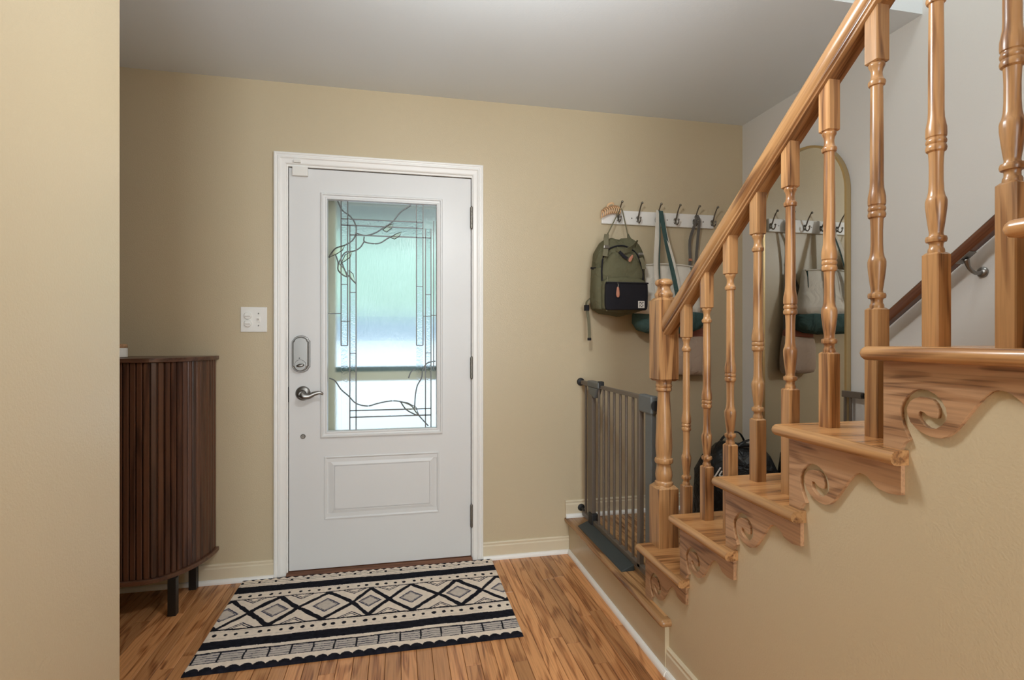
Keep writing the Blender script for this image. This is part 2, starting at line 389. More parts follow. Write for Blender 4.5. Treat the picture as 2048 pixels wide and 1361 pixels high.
# ------------------------------------------------------------------ door casing (trim_2), threshold, jamb
def casing():
    prof = [(0, 0), (0, .0165), (.004, .019), (.009, .0185), (.012, .0155), (.016, .015), (.021, .018), (.026, .0175), (.031, .0125), (.036, .011), (.050, .010), (.055, .007), (.057, 0)]
    root = struct(empty('trim_2', (0, YW, 0)))
    def strip(pa, pb, name):
        n = len(prof); vs = [pa(i, o) for i, o in prof] + [pb(i, o) for i, o in prof]
        b = MB(); b.add(vs, [(i, i + 1, n + i + 1, n + i) for i in range(n - 1)] + [tuple(range(n - 1, -1, -1)), tuple(range(n, 2 * n))])
        b.build(name, 'white', root)
    strip(lambda i, o: (CX0 + i, -o, 0), lambda i, o: (CX0 + i, -o, CZ - i), 'side_casing')
    strip(lambda i, o: (CX1 - i, -o, CZ - i), lambda i, o: (CX1 - i, -o, 0), 'side_casing')
    strip(lambda i, o: (CX0 + i, -o, CZ - i), lambda i, o: (CX1 - i, -o, CZ - i), 'head_casing')
    j = MB(); j.box(HX0, DX0 - .004, 0, .13, 0, HZ).box(DX1 + .004, HX1, 0, .13, 0, HZ).box(DX0 - .004, DX1 + .004, 0, .13, DZ1 + .005, HZ)
    j.build('jamb', 'white', root)
    st = MB(); st.box(DX0 - .004, DX0 + .01, .062, .085, 0, DZ1).box(DX1 - .01, DX1 + .004, .062, .085, 0, DZ1).box(DX0, DX1, .062, .085, DZ1 - .01, DZ1 + .005)
    st.build('door_stop', 'blackgap', root)  # black colour stands in for the shade in the gap round the door
    return root
casing()
th = MB(); th.prism([(YW - .035, 0), (YW + .13, 0), (YW + .13, .018), (YW - .005, .018), (YW - .03, .008)], lambda p: (CX0 + .058, p[0], p[1]), lambda p: (CX1 - .058, p[0], p[1]))
struct(th.build('trim_3', oak('threshold_wood', 0, (0.22, 0.09, 0.045), (0.17, 0.065, 0.03), (0.07, 0.026, 0.012), 0.4), None), 'brown wooden door threshold')

# ------------------------------------------------------------------ front door
door = struct(empty('door_1', (0, YW + .008, 0)), 'white entry door with leaded glass and one raised panel')
GX0, GX1, GZ0, GZ1 = -0.390, 0.224, 0.683, 1.926     # outside of the glazing frame
PX0, PX1, PZ0, PZ1 = -0.372, 0.206, 0.268, 0.588     # lower panel
T = 0.045
s = MB()
s.box(DX0, GX0 + .02, 0, T, DZ0, DZ1).box(GX1 - .02, DX1, 0, T, DZ0, DZ1).box(GX0 + .02, GX1 - .02, 0, T, GZ1 - .02, DZ1)
s.box(GX0 + .02, GX1 - .02, 0, T, PZ1 - .03, GZ0 + .02).box(GX0 + .02, GX1 - .02, 0, T, DZ0, PZ0 + .03).box(GX0 + .02, GX1 - .02, .007, T, PZ0, PZ1)
s.build('slab', 'door', door)
def rect_mould(x0, x1, z0, z1, prof):
    """prof: [(inset, outward)] swept round a rectangle with mitred corners; outward = towards the room (-y)"""
    b = MB(); n = len(prof); vs = []
    for cx, cz, sx, sz in ((x0, z0, 1, 1), (x1, z0, -1, 1), (x1, z1, -1, -1), (x0, z1, 1, -1)):
        vs += [(cx + sx * i, -o, cz + sz * i) for i, o in prof]
    b.add(vs, [(c * n + i, c * n + i + 1, ((c + 1) % 4) * n + i + 1, ((c + 1) % 4) * n + i) for c in range(4) for i in range(n - 1)])
    return b
rect_mould(GX0, GX1, GZ0, GZ1, [(0, 0), (.001, .009), (.005, .012), (.011, .012), (.014, .007), (.022, .006), (.026, .008), (.031, .007), (.034, -.008), (.034, -.02)]).build('glazing_frame', 'door', door)
rect_mould(PX0, PX1, PZ0, PZ1, [(-.001, 0), (0, .004), (.005, .005), (.010, .002), (.014, -.003), (.018, -.0035), (.040, .002), (.044, .003), (.05, .003)]).build('panel_moulding', 'door', door)
MB().box(PX0 + .049, PX1 - .049, -.003, .008, PZ0 + .049, PZ1 - .049).build('raised_panel', 'door', door)
# glass: panes and lead cames, with an added ghost copy of the border strips
gx0, gx1, gz0, gz1 = GX0 + .034, GX1 - .034, GZ0 + .034, GZ1 - .034
XS1 = [gx0, -.293, -.261, -.250, -.219, .088, .122, .135, .164, gx1]
YG0, YG1 = .018, .023
def pane(x0, x1, z0, z1, mat, nm='pane'): MB().box(x0, x1, YG0, YG1, z0, z1).build(nm, mat, door)
zt1, zt2, zt3, zb1, zb2 = 1.802, 1.770, 1.721, .814, .780
pane(gx0, -.293, gz0, gz1, 'pane'); pane(.164, gx1, gz0, gz1, 'pane')
pane(-.293, -.261, gz0, gz1, 'pane_texture'); pane(-.250, -.219, gz0, zt2, 'pane_texture'); pane(-.261, -.250, gz0, zt2, 'pane')
pane(.088, .122, gz0, gz1, 'pane_texture'); pane(.135, .164, gz0, zt2, 'pane_texture'); pane(.122, .135, gz0, zt2, 'pane'); pane(.122, .164, zt2, gz1, 'pane')
pane(-.261, .088, zt1, gz1, 'pane'); pane(-.261, .088, zt2, zt1, 'pane_texture'); pane(-.219, .088, zt3, zt2, 'pane_texture')
pane(-.219, .088, zb1, zt3, 'pane'); pane(-.219, .088, zb2, zb1, 'pane_texture'); pane(-.219, .088, gz0, zb2, 'pane')
ld = MB()
def lv(x, z0, z1, w_=.0055): ld.box(x - w_ / 2, x + w_ / 2, YG0 - .003, YG1 + .003, z0, z1)
def lh(z, x0, x1, w_=.0055): ld.box(x0, x1, YG0 - .003, YG1 + .003, z - w_ / 2, z + w_ / 2)
lv(-.293, 1.15, gz1); lv(-.261, 1.15, gz1); lv(-.250, gz0, zt2); lv(-.219, gz0, zt2)
lv(.088, 1.15, gz1); lv(.122, 1.15, gz1); lv(.135, gz0, zt2); lv(.164, gz0, zt2); lv(.178, 1.02, gz1 - .08)
lh(zt1, -.293, .122); lh(zt2, -.293, .122); lh(zt3, -.25, .164); lh(zb1, -.25, .164); lh(zb2, -.25, .164)
for x0, x1, z in ((-.293, -.261, 1.465), (-.25, -.219, 1.425), (.088, .122, 1.462), (.135, .164, 1.42), (gx0, -.293, 1.315), (-.293, -.25, 1.275), (-.25, -.219, 1.11), (.135, .164, 1.11), (.164, gx1, 1.31), (.122, .164, 1.305), (-.293, -.261, 1.15), (.088, .122, 1.15)): lh(z, x0, x1, .0035)
V = {'a': [(-0.31, 1.892), (-0.288, 1.847), (-0.249, 1.818), (-0.224, 1.78), (-0.219, 1.737), (-0.236, 1.695), (-0.273, 1.668), (-0.322, 1.648), (-0.347, 1.609), (-0.352, 1.601)],
 'b': [(-0.219, 1.732), (-0.174, 1.721), (-0.124, 1.736), (-0.081, 1.766), (-0.035, 1.799), (0.003, 1.848), (0.041, 1.877), (0.058, 1.889)],
 'c': [(-0.179, 1.715), (-0.177, 1.689), (-0.137, 1.681), (-0.099, 1.685), (-0.061, 1.71), (-0.035, 1.724)],
 'd': [(-0.179, 1.689), (-0.199, 1.658), (-0.229, 1.639), (-0.273, 1.629), (-0.298, 1.59), (-0.308, 1.564)],
 'e': [(-0.32, 1.615), (-0.308, 1.577), (-0.308, 1.539), (-0.285, 1.514), (-0.263, 1.504)],
 'f': [(-0.288, 1.573), (-0.273, 1.534), (-0.254, 1.507), (-0.221, 1.471)],
 'g': [(-0.351, 0.984), (-0.322, 0.968), (-0.293, 0.924), (-0.256, 0.89), (-0.219, 0.851), (-0.162, 0.836), (-0.111, 0.848), (-0.048, 0.859), (0.005, 0.855), (0.059, 0.833), (0.085, 0.798), (0.119, 0.757), (0.15, 0.722)],
 'h': [(0.005, 0.855), (0.034, 0.813), (0.08, 0.785), (0.101, 0.779)],
 'i': [(0.078, 0.819), (0.083, 0.89), (0.093, 0.938), (0.114, 0.977), (0.122, 1.022), (0.145, 1.056), (0.188, 1.066)],
 'j': [(0.047, 0.978), (0.059, 1.009), (0.08, 1.027)]}
for k, pts in V.items():
    ld.tube([(p[0], (YG0 + YG1) / 2, p[1]) for p in smoothpts([(a, b, 0) for a, b in pts], 6)], .0034, 6, 1.6, (1, 0, 0.01))
LF = {'l1': [(-0.354, 1.601), (-0.339, 1.627), (-0.317, 1.651), (-0.273, 1.668), (-0.285, 1.642), (-0.31, 1.623)], 'l2': [(-0.293, 1.572), (-0.273, 1.617), (-0.236, 1.638), (-0.249, 1.605), (-0.273, 1.586)],
 'l3': [(-0.308, 1.577), (-0.308, 1.539), (-0.285, 1.514), (-0.263, 1.504), (-0.278, 1.545)], 'l4': [(-0.254, 1.538), (-0.249, 1.507), (-0.221, 1.471), (-0.234, 1.52)],
 'l5': [(-0.086, 1.753), (-0.061, 1.775), (-0.03, 1.789), (-0.041, 1.763), (-0.066, 1.743)], 'l6': [(-0.046, 1.715), (-0.018, 1.735), (0.013, 1.747), (-0.002, 1.722), (-0.025, 1.708)],
 'l7': [(0.005, 0.855), (0.034, 0.813), (0.08, 0.785), (0.101, 0.779), (0.085, 0.824), (0.041, 0.849)]}
for k, pts in LF.items():
    MB().prism(pts, lambda p: (p[0], YG0 - .004, p[1]), lambda p: (p[0], YG0 - .001, p[1])).build('leaf_pane', 'pane_leaf', door)
    q = [(a, YG0 - .002, b) for a, b in pts]; ld.tube(q + [q[0]], .0022, 6)
ld.build('leading_and_ghost', 'lead', door)
# hardware
def arch_plate(w_, h, n=10):
    """outline with shallow arched ends and small shoulders"""
    out = []; r = w_ * .42; hh = h / 2
    for sg in (1, -1):
        out += [(sg * w_ / 2, sg * (hh - r * .72)), (sg * r, sg * (hh - r * .62))]
        for i in range(1, n):
            a = PI * i / n; out.append((sg * r * math.cos(a), sg * (hh - r * .62 + r * .62 * math.sin(a))))
        out += [(-sg * r, sg * (hh - r * .62)), (-sg * w_ / 2, sg * (hh - r * .72))]
    return out
dbx, dbz = -.4825, 1.109
pl = arch_plate(.087, .186)
d = MB(); d.prism(pl, lambda p: (dbx + p[0], 0, dbz + p[1]), lambda p: (dbx + p[0] * .98, -.012, dbz + p[1] * .985))
db = d.build('deadbolt', 'nickel', door, bevel=.002)
MB().prism(pl, lambda p: (dbx + p[0] * .9, -.011, dbz + p[1] * .94), lambda p: (dbx + p[0] * .80, -.030, dbz + p[1] * .90)).build('cover', 'nickel', db, bevel=.006, seg=3)
MB().lathe([(.0005, -.003), (.026, -.003), (.028, 0), (.0, 0)], axis='y', c=(dbx, -.029, dbz - .055), n=28).build('turn_plate', 'nickel', db, 40)
MB().loft([superring(0, 0, z, .019 * k, .008 * k, 2.0, 20) for z, k in ((0, 1), (.010, 1), (.015, .9), (.017, .6))]).build('thumb_turn', 'nickel', db, 50, loc=(dbx + .002, -.031, dbz - .056), rot=(PI / 2, math.radians(-8), 0))
MB().lathe([(.003, -.001), (.003, 0)], axis='y', c=(dbx - .004, -.030, dbz - .02), n=10).build('sensor_hole', 'blackgap', db)
lx, lz = -.474, .911
rs = MB().lathe([(.036, 0), (.036, -.004), (.033, -.009), (.025, -.012), (.018, -.014), (.015, -.02), (.0135, -.045), (.012, -.05)], axis='y', c=(lx, 0, lz), n=32).build('lever_handle', 'nickel', door, 40)
pts = smoothpts([(lx - .002, -.050, lz - .002), (lx + .012, -.055, lz - .010), (lx + .035, -.054, lz - .010), (lx + .06, -.053, lz + .001), (lx + .085, -.052, lz + .006), (lx + .103, -.050, lz - .002)], 6)
n_ = len(pts); MB().tube(pts, [.0145 * (1 - i / n_) ** .7 + .0035 for i in range(n_)], 12, .75, (0, 0, 1)).build('lever', 'nickel', rs, 180)
MB().lathe([(.012, 0), (.012, -.004), (.009, -.007), (.001, -.007)], axis='y', c=(-.474, 0, .694), n=20).build('alarm_button', 'nickel_dark', door, 40)
for z0, z1 in ((1.776, 1.888), (.974, 1.086), (.180, .296)):
    h = MB(); nseg = 5; dz = (z1 - z0) / nseg
    for i in range(nseg): h.lathe([(.0072, z0 + i * dz + .0008), (.0072, z0 + (i + 1) * dz - .0008)], cx=DX1 + .003, cy=-.012, n=12)
    h.lathe([(.002, z0 - .006), (.0055, z0 - .002), (.0055, z1 + .002), (.002, z1 + .006)], cx=DX1 + .003, cy=-.012, n=10)
    h.box(DX1 - .001, DX1 + .007, -.008, .01, z0, z1)
    h.build('hinge', 'nickel_dark', door, 40)
MB().box(DX0 - .012, DX0 - .002, -.006, .004, .868, .945).build('strike_plate', 'black', door, bevel=.002)
# contact sensor on the door head and casing
se = tag(empty('door_sensor', (0, 0, 0)), 'small white alarm contact at the upper corner of the entry door', 'sensor')
MB().box(-.522, -.449, YW - .014, YW + .008, 2.000, 2.046).build('sensor_body', 'whiteplastic', se, bevel=.003)
MB().box(-.513, -.481, YW - .028, YW - .011, 2.062, 2.076).build('magnet', 'whiteplastic', se, bevel=.002)

# ------------------------------------------------------------------ light switch
sw = tag(empty('light_switch', (-.700, YW, 1.280)), 'white double switch plate with dimmer knobs beside the entry door', 'switch')
MB().box(-.0605, .0605, -.006, 0, -.062, .062).build('plate', 'whiteplastic', sw, bevel=.003)
for z in (.019, -.019):
    kn = MB().lathe([(.0175, -.006), (.0175, -.012), (.016, -.014), (.001, -.014)], axis='y', c=(-.026, 0, z), n=24).build('dimmer_knob', 'whiteplastic', sw, 40)
    MB().box(-.038, -.014, -.020, -.012, z - .003, z + .003).build('grip', 'whiteplastic', kn, bevel=.0015)
MB().box(.0155, .0285, -.009, -.005, -.013, .013).build('toggle_slot', 'whiteplastic', sw, bevel=.001)
MB().prism([(-.005, -.008), (-.020, .004), (-.020, .010), (-.005, .005)], lambda p: (.018, p[0], p[1]), lambda p: (.026, p[0], p[1])).build('toggle', 'whiteplastic', sw, bevel=.001)
for z in (.030, -.030): MB().lathe([(.0035, -.006), (.0035, -.0075), (.001, -.008)], axis='y', c=(.022, 0, z), n=10).build('screw', 'nickel_dark', sw)

# ------------------------------------------------------------------ staircase
def offset_path(path, d):
    """offset a 2D polyline to its left-hand side by d (mitred)"""
    n = len(path); out = []
    for i in range(n):
        a = Vector(path[max(i - 1, 0)]); b = Vector(path[i]); c = Vector(path[min(i + 1, n - 1)])
        t1 = (b - a).normalized() if i > 0 else (c - b).normalized(); t2 = (c - b).normalized() if i < n - 1 else t1
        n1 = Vector((-t1.y, t1.x)); n2 = Vector((-t2.y, t2.x)); m_ = (n1 + n2).normalized(); k = max(.3, m_.dot(n1))
        out.append(b + m_ * (d / k))
    return out
def nosing(b, path, zc, t=.028, depth=.0145, seg=6):
    """half-round edge strip along path; the body lies to the left of the path"""
    prof = [(t / 2 * (1 - math.cos(a)), t / 2 * math.sin(a)) for a in [(-PI / 2 + PI * i / seg) for i in range(seg + 1)]]
    prof = [(depth, -t / 2)] + prof + [(depth, t / 2)]
    rows = [offset_path(path, o) for o, z in prof]; n = len(path); m_ = len(prof)
    vs = [(rows[j][i][0], rows[j][i][1], zc + prof[j][1]) for i in range(n) for j in range(m_)]
    fs = [(i * m_ + j, i * m_ + (j + 1) % m_, (i + 1) * m_ + (j + 1) % m_, (i + 1) * m_ + j) for i in range(n - 1) for j in range(m_)]
    fs += [tuple(range(m_ - 1, -1, -1)), tuple(range((n - 1) * m_, n * m_))]
    b.add(vs, fs)
BR = [(0.0, -0.028), (0.0, -0.1955), (0.036, -0.1955), (0.039, -0.187), (0.044, -0.180), (0.053, -0.174), (0.048, -0.164), (0.041, -0.151), (0.036, -0.134), (0.035, -0.118), (0.040, -0.104), (0.049, -0.091), (0.061, -0.081), (0.075, -0.077), (0.089, -0.078), (0.103, -0.084), (0.114, -0.094), (0.121, -0.106), (0.123, -0.118), (0.121, -0.128), (0.114, -0.137), (0.105, -0.144), (0.095, -0.146), (0.088, -0.145), (0.079, -0.140), (0.072, -0.133), (0.070, -0.126), (0.071, -0.120), (0.075, -0.117), (0.081, -0.118), (0.088, -0.123), (0.096, -0.126), (0.105, -0.126), (0.107, -0.118), (0.106, -0.108), (0.102, -0.100), (0.096, -0.094), (0.086, -0.091), (0.075, -0.091), (0.064, -0.095), (0.055, -0.102), (0.049, -0.114), (0.050, -0.126), (0.056, -0.140), (0.067, -0.150), (0.081, -0.157), (0.096, -0.1605), (0.112, -0.160), (0.123, -0.155), (0.133, -0.146), (0.144, -0.132), (0.156, -0.114), (0.168, -0.097), (0.180, -0.081), (0.191, -0.071), (0.201, -0.067), (0.211, -0.067), (0.220, -0.070), (0.230, -0.077), (0.238, -0.085), (0.250, -0.088), (0.268, -0.090), (0.293, -0.086), (0.293, -0.028)]
stairs = tag(empty('staircase', (XS, Y1, 0)), 'oak staircase with scroll-cut brackets along its open side rising from a low landing', 'staircase')
def under(o, root): o.location = Vector(o.location) - root.location; o.parent = root
def sub(b, name, mat, root, **kw):
    o = b.build(name, mat, None, **kw); under(o, root); return o
br_me = MB().prism([(-p[0], p[1]) for p in BR], lambda p: (0, p[0], p[1]), lambda p: (.0095, p[0], p[1])).mesh('bracket', 'oak_bracket')
TT = .028
for k in range(1, NT + 1):
    yk = Y1 - (k - 1) * RUN; z = (k + 1) * RISE; yf = yk + .032; yr = yk - RUN - .045; rc = .016
    b = MB(); arc = [(XT + rc - rc * math.sin(a), yf - rc + rc * math.cos(a)) for a in [PI / 4 * i / 4 for i in range(5)]]
    nosing(b, [(XR - .002, yf)] + arc, z - TT / 2)
    b.box(XT + .0144, XR - .002, yk - RUN + .001, yf - .0144, z - TT, z)
    tr = sub(b, 'tread', 'oak_x', stairs, smooth=40)
    b = MB(); arc = [(XT + rc - rc * math.sin(a), yf - rc + rc * math.cos(a)) for a in [PI / 4 + PI / 4 * i / 4 for i in range(5)]]
    nosing(b, arc + [(XT, yr)], z - TT / 2)
    b.box(XT + .0144, XS - .0002, yr, yk - RUN + .001, z - TT, z)
    o = b.build('side_nosing', 'oak_y', None, smooth=40); o.parent = tr; o.location = -(stairs.location + tr.location)
    b = MB().box(XS, XR - .002, yk - .020, yk - .004, z - RISE, z - TT); sub(b, 'riser', 'oak_x', stairs)
    o = link('bracket', br_me, stairs, (-.0095, yk - Y1, z))
# landing
b = MB(); b.box(XT + .0144, XT + .03, 1.7144, YW - .001, RISE - .028, RISE).box(XT + .03, XS + .012, 1.7144, 1.7301, RISE - .028, RISE)
nosing(b, [(XT, YW - .001)] + [(XT + .016 - .016 * math.cos(a), 1.70 + .016 - .016 * math.sin(a)) for a in [PI / 2 * i / 5 for i in range(6)]] + [(XS + .012, 1.70)], RISE - .014)
sub(b, 'landing_nosing', 'oak_y', stairs, smooth=40)
x = XT + .03; i = 0
random.seed(5)
while x < XR - .02:
    x2 = min(XR, x + PW); ys = [Y1 - .012 if x > XS else 1.73]; ys.append(ys[0] + random.uniform(.3, .7)); ys.append(YW)
    for y0, y1 in zip(ys[:-1], ys[1:]):
        o = MB().box(-(x2 - x) / 2 + .0004, (x2 - x) / 2 - .0004, -(y1 - y0) / 2 + .0004, (y1 - y0) / 2 - .0004, -.018, 0).build('landing_board', 'oak_y', None, loc=((x + x2) / 2, (y0 + y1) / 2, RISE)); under(o, stairs)
    x = x2
b = MB().box(XB, XR - .001, 1.72, YW - .001, 0, RISE - .028).box(XS + .005, XR - .001, 1.73, YW - .001, RISE - .028, RISE - .018)
sub(b, 'landing_riser', 'beige', stairs)

# ------------------------------------------------------------------ railing
BX = 1.0; HB = .0165
rail = tag(empty('stair_railing', (BX, Y1, 0)), 'turned oak balustrade with newel post and sloping handrail on the open stair side', 'railing')
SL = RISE / RUN
zblock = lambda y: .667 + (1.712 - y) * SL
zrail = lambda y: 1.296 + (1.712 - y) * SL      # underside of the handrail
PROF = [(.0135, -.004), (.0135, .003), (.0130, .007), (.0112, .010), (.0110, .016), (.0122, .0195), (.0160, .0205), (.0171, .0245), (.0171, .027), (.0160, .031), (.0122, .0320), (.0110, .036), (.0113, .040), (.0128, .050), (.0152, .070), (.0170, .088), (.0172, .098), (.0160, .1035), (.0155, .1045), (.0140, .108), (.0122, .118), (.0113, .135), (.0112, .165), (.0120, .186), (.0125, .191), (.0160, .194), (.0170, .199), (.0160, .204), (.0146, .206), (.0160, .208), (.0168, .2115), (.0160, .2155), (.0148, .217), (.0148, .2185), (.0164, .2205), (.0168, .226), (.0164, .238), (.0148, .247), (.0132, .256), (.0126, .27), (.0126, .34), (.0120, .42), (.0115, .472), (.0118, .474), (.0150, .476), (.0165, .481), (.0160, .485), (.0130, .488), (.0110, .495), (.0105, .502), (.0118, .510), (.0142, .515), (.0155, .518), (.0155, .521), (.0130, .527)]
def sq(b, h, z0, z1, c0=0, c1=0, zf=None):
    """square block with bevelled ends and lightly eased edges"""
    e = .0022
    def ring(hh, z): ee = min(e, hh * .3); return [(-hh + ee, -hh, z), (hh - ee, -hh, z), (hh, -hh + ee, z), (hh, hh - ee, z), (hh - ee, hh, z), (-hh + ee, hh, z), (-hh, hh - ee, z), (-hh, -hh + ee, z)]
    R = []
    if c0: R.append(ring(h - c0, z0))
    R += [ring(h, z0 + c0), ring(h, z1 - c1)]
    if c1: R.append(ring(h - c1, z1))
    if zf: R[-1] = [(p[0], p[1], zf(p[1])) for p in R[-1]]
    b.loft(R)
def make_baluster(front):
    y0 = 1.584 if front else 1.712
    base = 3 * RISE if front else 2 * RISE        # top of the tread it stands on
    zb_ = zblock(y0) - base
    b = MB(); sq(b, HB, 0, zb_, 0, .004)
    b.lathe([(r, zb_ + h) for r, h in PROF], n=20)
    zu = zb_ + .523; top = zrail(y0) - base
    sq(b, HB, zu, top + .01, .003, 0, zf=lambda y: top + .006 - y * SL)
    return b.mesh('baluster', 'oak_z', 32)
mf, mr_ = make_baluster(True), make_baluster(False)
def add_bal(y, base, me):
    link('baluster', me, rail, (0, y - Y1, base))
add_bal(1.712, 2 * RISE, mr_)
for k in range(2, NT):
    yk = Y1 - (k - 1) * RUN
    add_bal(yk - .045, (k + 1) * RISE, mf); add_bal(yk - .173, (k + 1) * RISE, mr_)
# newel post
b = MB(); NY = 1.876; H = .041; zt0 = 2 * RISE
sq(b, H, zt0, .625, 0, .012)
b.lathe([(.031, .600), (.033, .612), (.0345, .618), (.0358, .626), (.0345, .634), (.031, .637), (.0295, .640), (.0318, .652), (.0325, .662), (.0312, .675), (.0275, .690), (.0255, .698), (.0265, .704), (.0335, .708), (.0358, .716), (.0340, .724), (.0300, .727), (.0285, .731), (.0302, .745), (.0315, .768), (.0310, .800), (.0285, .86), (.0255, .92), (.0236, .965), (.0235, .982), (.0275, .984), (.0305, .988), (.0305, .994), (.0285, .997), (.0300, 1.000), (.0318, 1.006), (.0300, 1.012), (.0290, 1.015), (.0300, 1.02), (.031, 1.035)], n=32)
sq(b, H, 1.024, 1.345, .008, .012)
b.lathe([(.0300, 1.335), (.0325, 1.346), (.0345, 1.352), (.0350, 1.357), (.0335, 1.362), (.0305, 1.365), (.0270, 1.372), (.0245, 1.380), (.0240, 1.386), (.0270, 1.391), (.0320, 1.395), (.0338, 1.401), (.0325, 1.408), (.0270, 1.414), (.0160, 1.418), (.002, 1.419)], n=32)
b.build('newel_post', 'oak_z', rail, smooth=32, loc=(0, NY - Y1, 0))
# handrail: moulded profile swept up the slope (local y runs along the rail)
ang = math.atan(SL); yb, ye = NY - H + .004, Y1 - NT * RUN + .05
ln = (yb - ye) / math.cos(ang)
hp = [(-.019, 0), (-.0225, .001), (-.0225, .006), (-.0265, .009), (-.0275, .013), (-.0260, .0165), (-.0285, .020), (-.0315, .026), (-.0325, .034), (-.0310, .044), (-.0270, .053), (-.0200, .059), (-.0100, .062)]
hp = hp + [(-x_, z_) for x_, z_ in reversed(hp)]
b = MB().prism(hp, lambda p: (p[0], -p[1] * math.tan(ang) * 0 + 0, p[1]), lambda p: (p[0], -ln, p[1]))
# cut the lower end plumb against the newel
n_ = len(hp)
for i_ in range(n_): x_, y_, z_ = b.v[i_]; b.v[i_] = (x_, -z_ * SL, z_)
o = b.build('handrail', 'oak_y', rail, smooth=38)
o.location = (0, yb - Y1, zrail(yb)); o.rotation_euler = (-ang, 0, 0)

# ------------------------------------------------------------------ wall handrail on the grey wall
wr = tag(empty('wall_handrail', (XR, 1.83, 0)), 'dark stained handrail bracketed to the grey stairwell wall', 'handrail')
ys_, ye_ = 1.83, -.9; zr = lambda y: 1.275 + (1.764 - y) * SL
ln = (ys_ - ye_) / math.cos(ang)
wp = [(-.014, -.019), (-.019, -.012), (-.019, -.004), (-.022, .003), (-.0225, .011), (-.018, .018), (-.009, .022)]; wp = wp + [(-x_, z_) for x_, z_ in reversed(wp)]
o = MB().prism(wp, lambda p: (p[0], 0, p[1]), lambda p: (p[0], -ln, p[1])).build('rail', 'darkrail', wr, smooth=40)
o.location = (-.075, 0, zr(ys_)); o.rotation_euler = (-ang, 0, 0)
for yb_ in (1.475, .55, -.4):
    zc = zr(yb_)
    g = MB().lathe([(.019, 0), (.019, -.004), (.016, -.008), (.010, -.012)], axis='x', c=(0, yb_ - ys_, zc - .075), n=24).build('rail_bracket', 'nickel', wr, 40)
    pts = smoothpts([(-.006, yb_ - ys_, zc - .075), (-.035, yb_ - ys_, zc - .078), (-.062, yb_ - ys_, zc - .060), (-.075, yb_ - ys_, zc - .030)], 6)
    MB().tube(pts, [.009 - .003 * math.sin(PI * i / (len(pts) - 1)) for i in range(len(pts))], 10).build('arm', 'nickel', g, 180)
    pz = MB().box(-.016, .016, -.030, .030, -.002, .002).build('saddle', 'nickel', g, bevel=.0015); pz.location = (-.075, yb_ - ys_, zc - .026); pz.rotation_euler = (-ang, 0, 0)

# ------------------------------------------------------------------ arched mirror
MY0, MY1, MTOP, MBOT = 2.030, 2.605, 2.150, 0.33
mc, mrad = (MY0 + MY1) / 2, (MY1 - MY0) / 2
def arch(r, zb_): return [(mc - r, zb_)] + [(mc - r * math.cos(PI * i / 36), MTOP - mrad + r * math.sin(PI * i / 36)) for i in range(37)] + [(mc + r, zb_)]
mi = tag(empty('arched_mirror', (XR, mc, 0)), 'tall arched mirror with thin brushed gold frame on the grey wall', 'mirror')
A, B = arch(mrad, MBOT), arch(mrad - .011, MBOT + .011); n_ = len(A)
b = MB(); D = .026
vs_ = []
for (y0, z0), (y1, z1) in zip(A, B): vs_ += [(-.002, y0 - mc, z0), (-D, y0 - mc, z0), (-D, y1 - mc, z1), (-.002, y1 - mc, z1)]
b.add(vs_, [(4 * i + j, 4 * i + (j + 1) % 4, 4 * ((i + 1) % n_) + (j + 1) % 4, 4 * ((i + 1) % n_) + j) for i in range(n_) for j in range(4)])
b.build('frame', 'brass', mi, smooth=35)
MB().prism(arch(mrad - .010, MBOT + .010), lambda p: (-.004, p[0] - mc, p[1]), lambda p: (-.019, p[0] - mc, p[1])).build('glass', 'mirror', mi)

# ------------------------------------------------------------------ safety gate
GXc = .990
gate = tag(empty('safety_gate', (GXc, 2.3, RISE)), 'taupe metal safety gate between the beige wall and the newel post', 'gate')
def yg(u): return GXc / math.tan(YAW + math.atan((u - 1024) / F_PX))
def gbox(name, y0, y1, z0, z1, hx, mat='gate', par=None, bevel=.002):
    o = MB().box(-hx, hx, y0 - 2.3, y1 - 2.3, z0 - RISE, z1 - RISE).build(name, mat, par or gate, bevel=bevel); return o
def gbar(name, y, z0, z1, r, mat='gate'): MB().lathe([(r, z0 - RISE), (r, z1 - RISE)], cy=y - 2.3, n=12).build(name, mat, gate, 50)
zg0, zg1 = .226, .945
gbox('bottom_rail', 1.935, 2.755, zg0 - .008, zg0 + .016, .010)
gbox('top_rail', 1.97, 2.60, zg1 - .012, zg1 + .006, .008)
gbox('wall_side_arm', 2.60, 2.775, zg1 - .012, zg1 + .010, .011)
gbar('bar', 2.722, zg0, zg1 - .01, .0065)
gbox('side_post', 2.600, 2.662, zg0, zg1, .011)
for u in (1198, 1207.5, 1217.5, 1228.5, 1240.5, 1252.5, 1266): gbar('bar', yg(u), zg0 + .012, zg1 - .006, .0062)
gbox('gate_stile', yg(1283.5), yg(1278), zg0, zg1 - .006, .010)
gbox('side_post', 1.940, 1.992, zg0, zg1 - .02, .011, 'gategrey')
gbox('latch_housing', 1.932, 2.045, zg1 - .060, zg1 + .012, .017, 'gategrey', bevel=.006)
gbox('latch_housing', 2.500, 2.655, zg1 - .012, zg1 + .020, .018, 'gategrey', bevel=.006)
MB().prism([(2.52, zg1 - .012), (2.645, zg1 - .012), (2.625, zg1 - .05), (2.56, zg1 - .066)], lambda p: (-.016, p[0] - 2.3, p[1] - RISE), lambda p: (.016, p[0] - 2.3, p[1] - RISE)).build('latch_wedge', 'gategrey', gate, bevel=.005)
gbox('release_button', 2.488, 2.520, zg1 - .006, zg1 + .026, .012, 'rubber', bevel=.003)
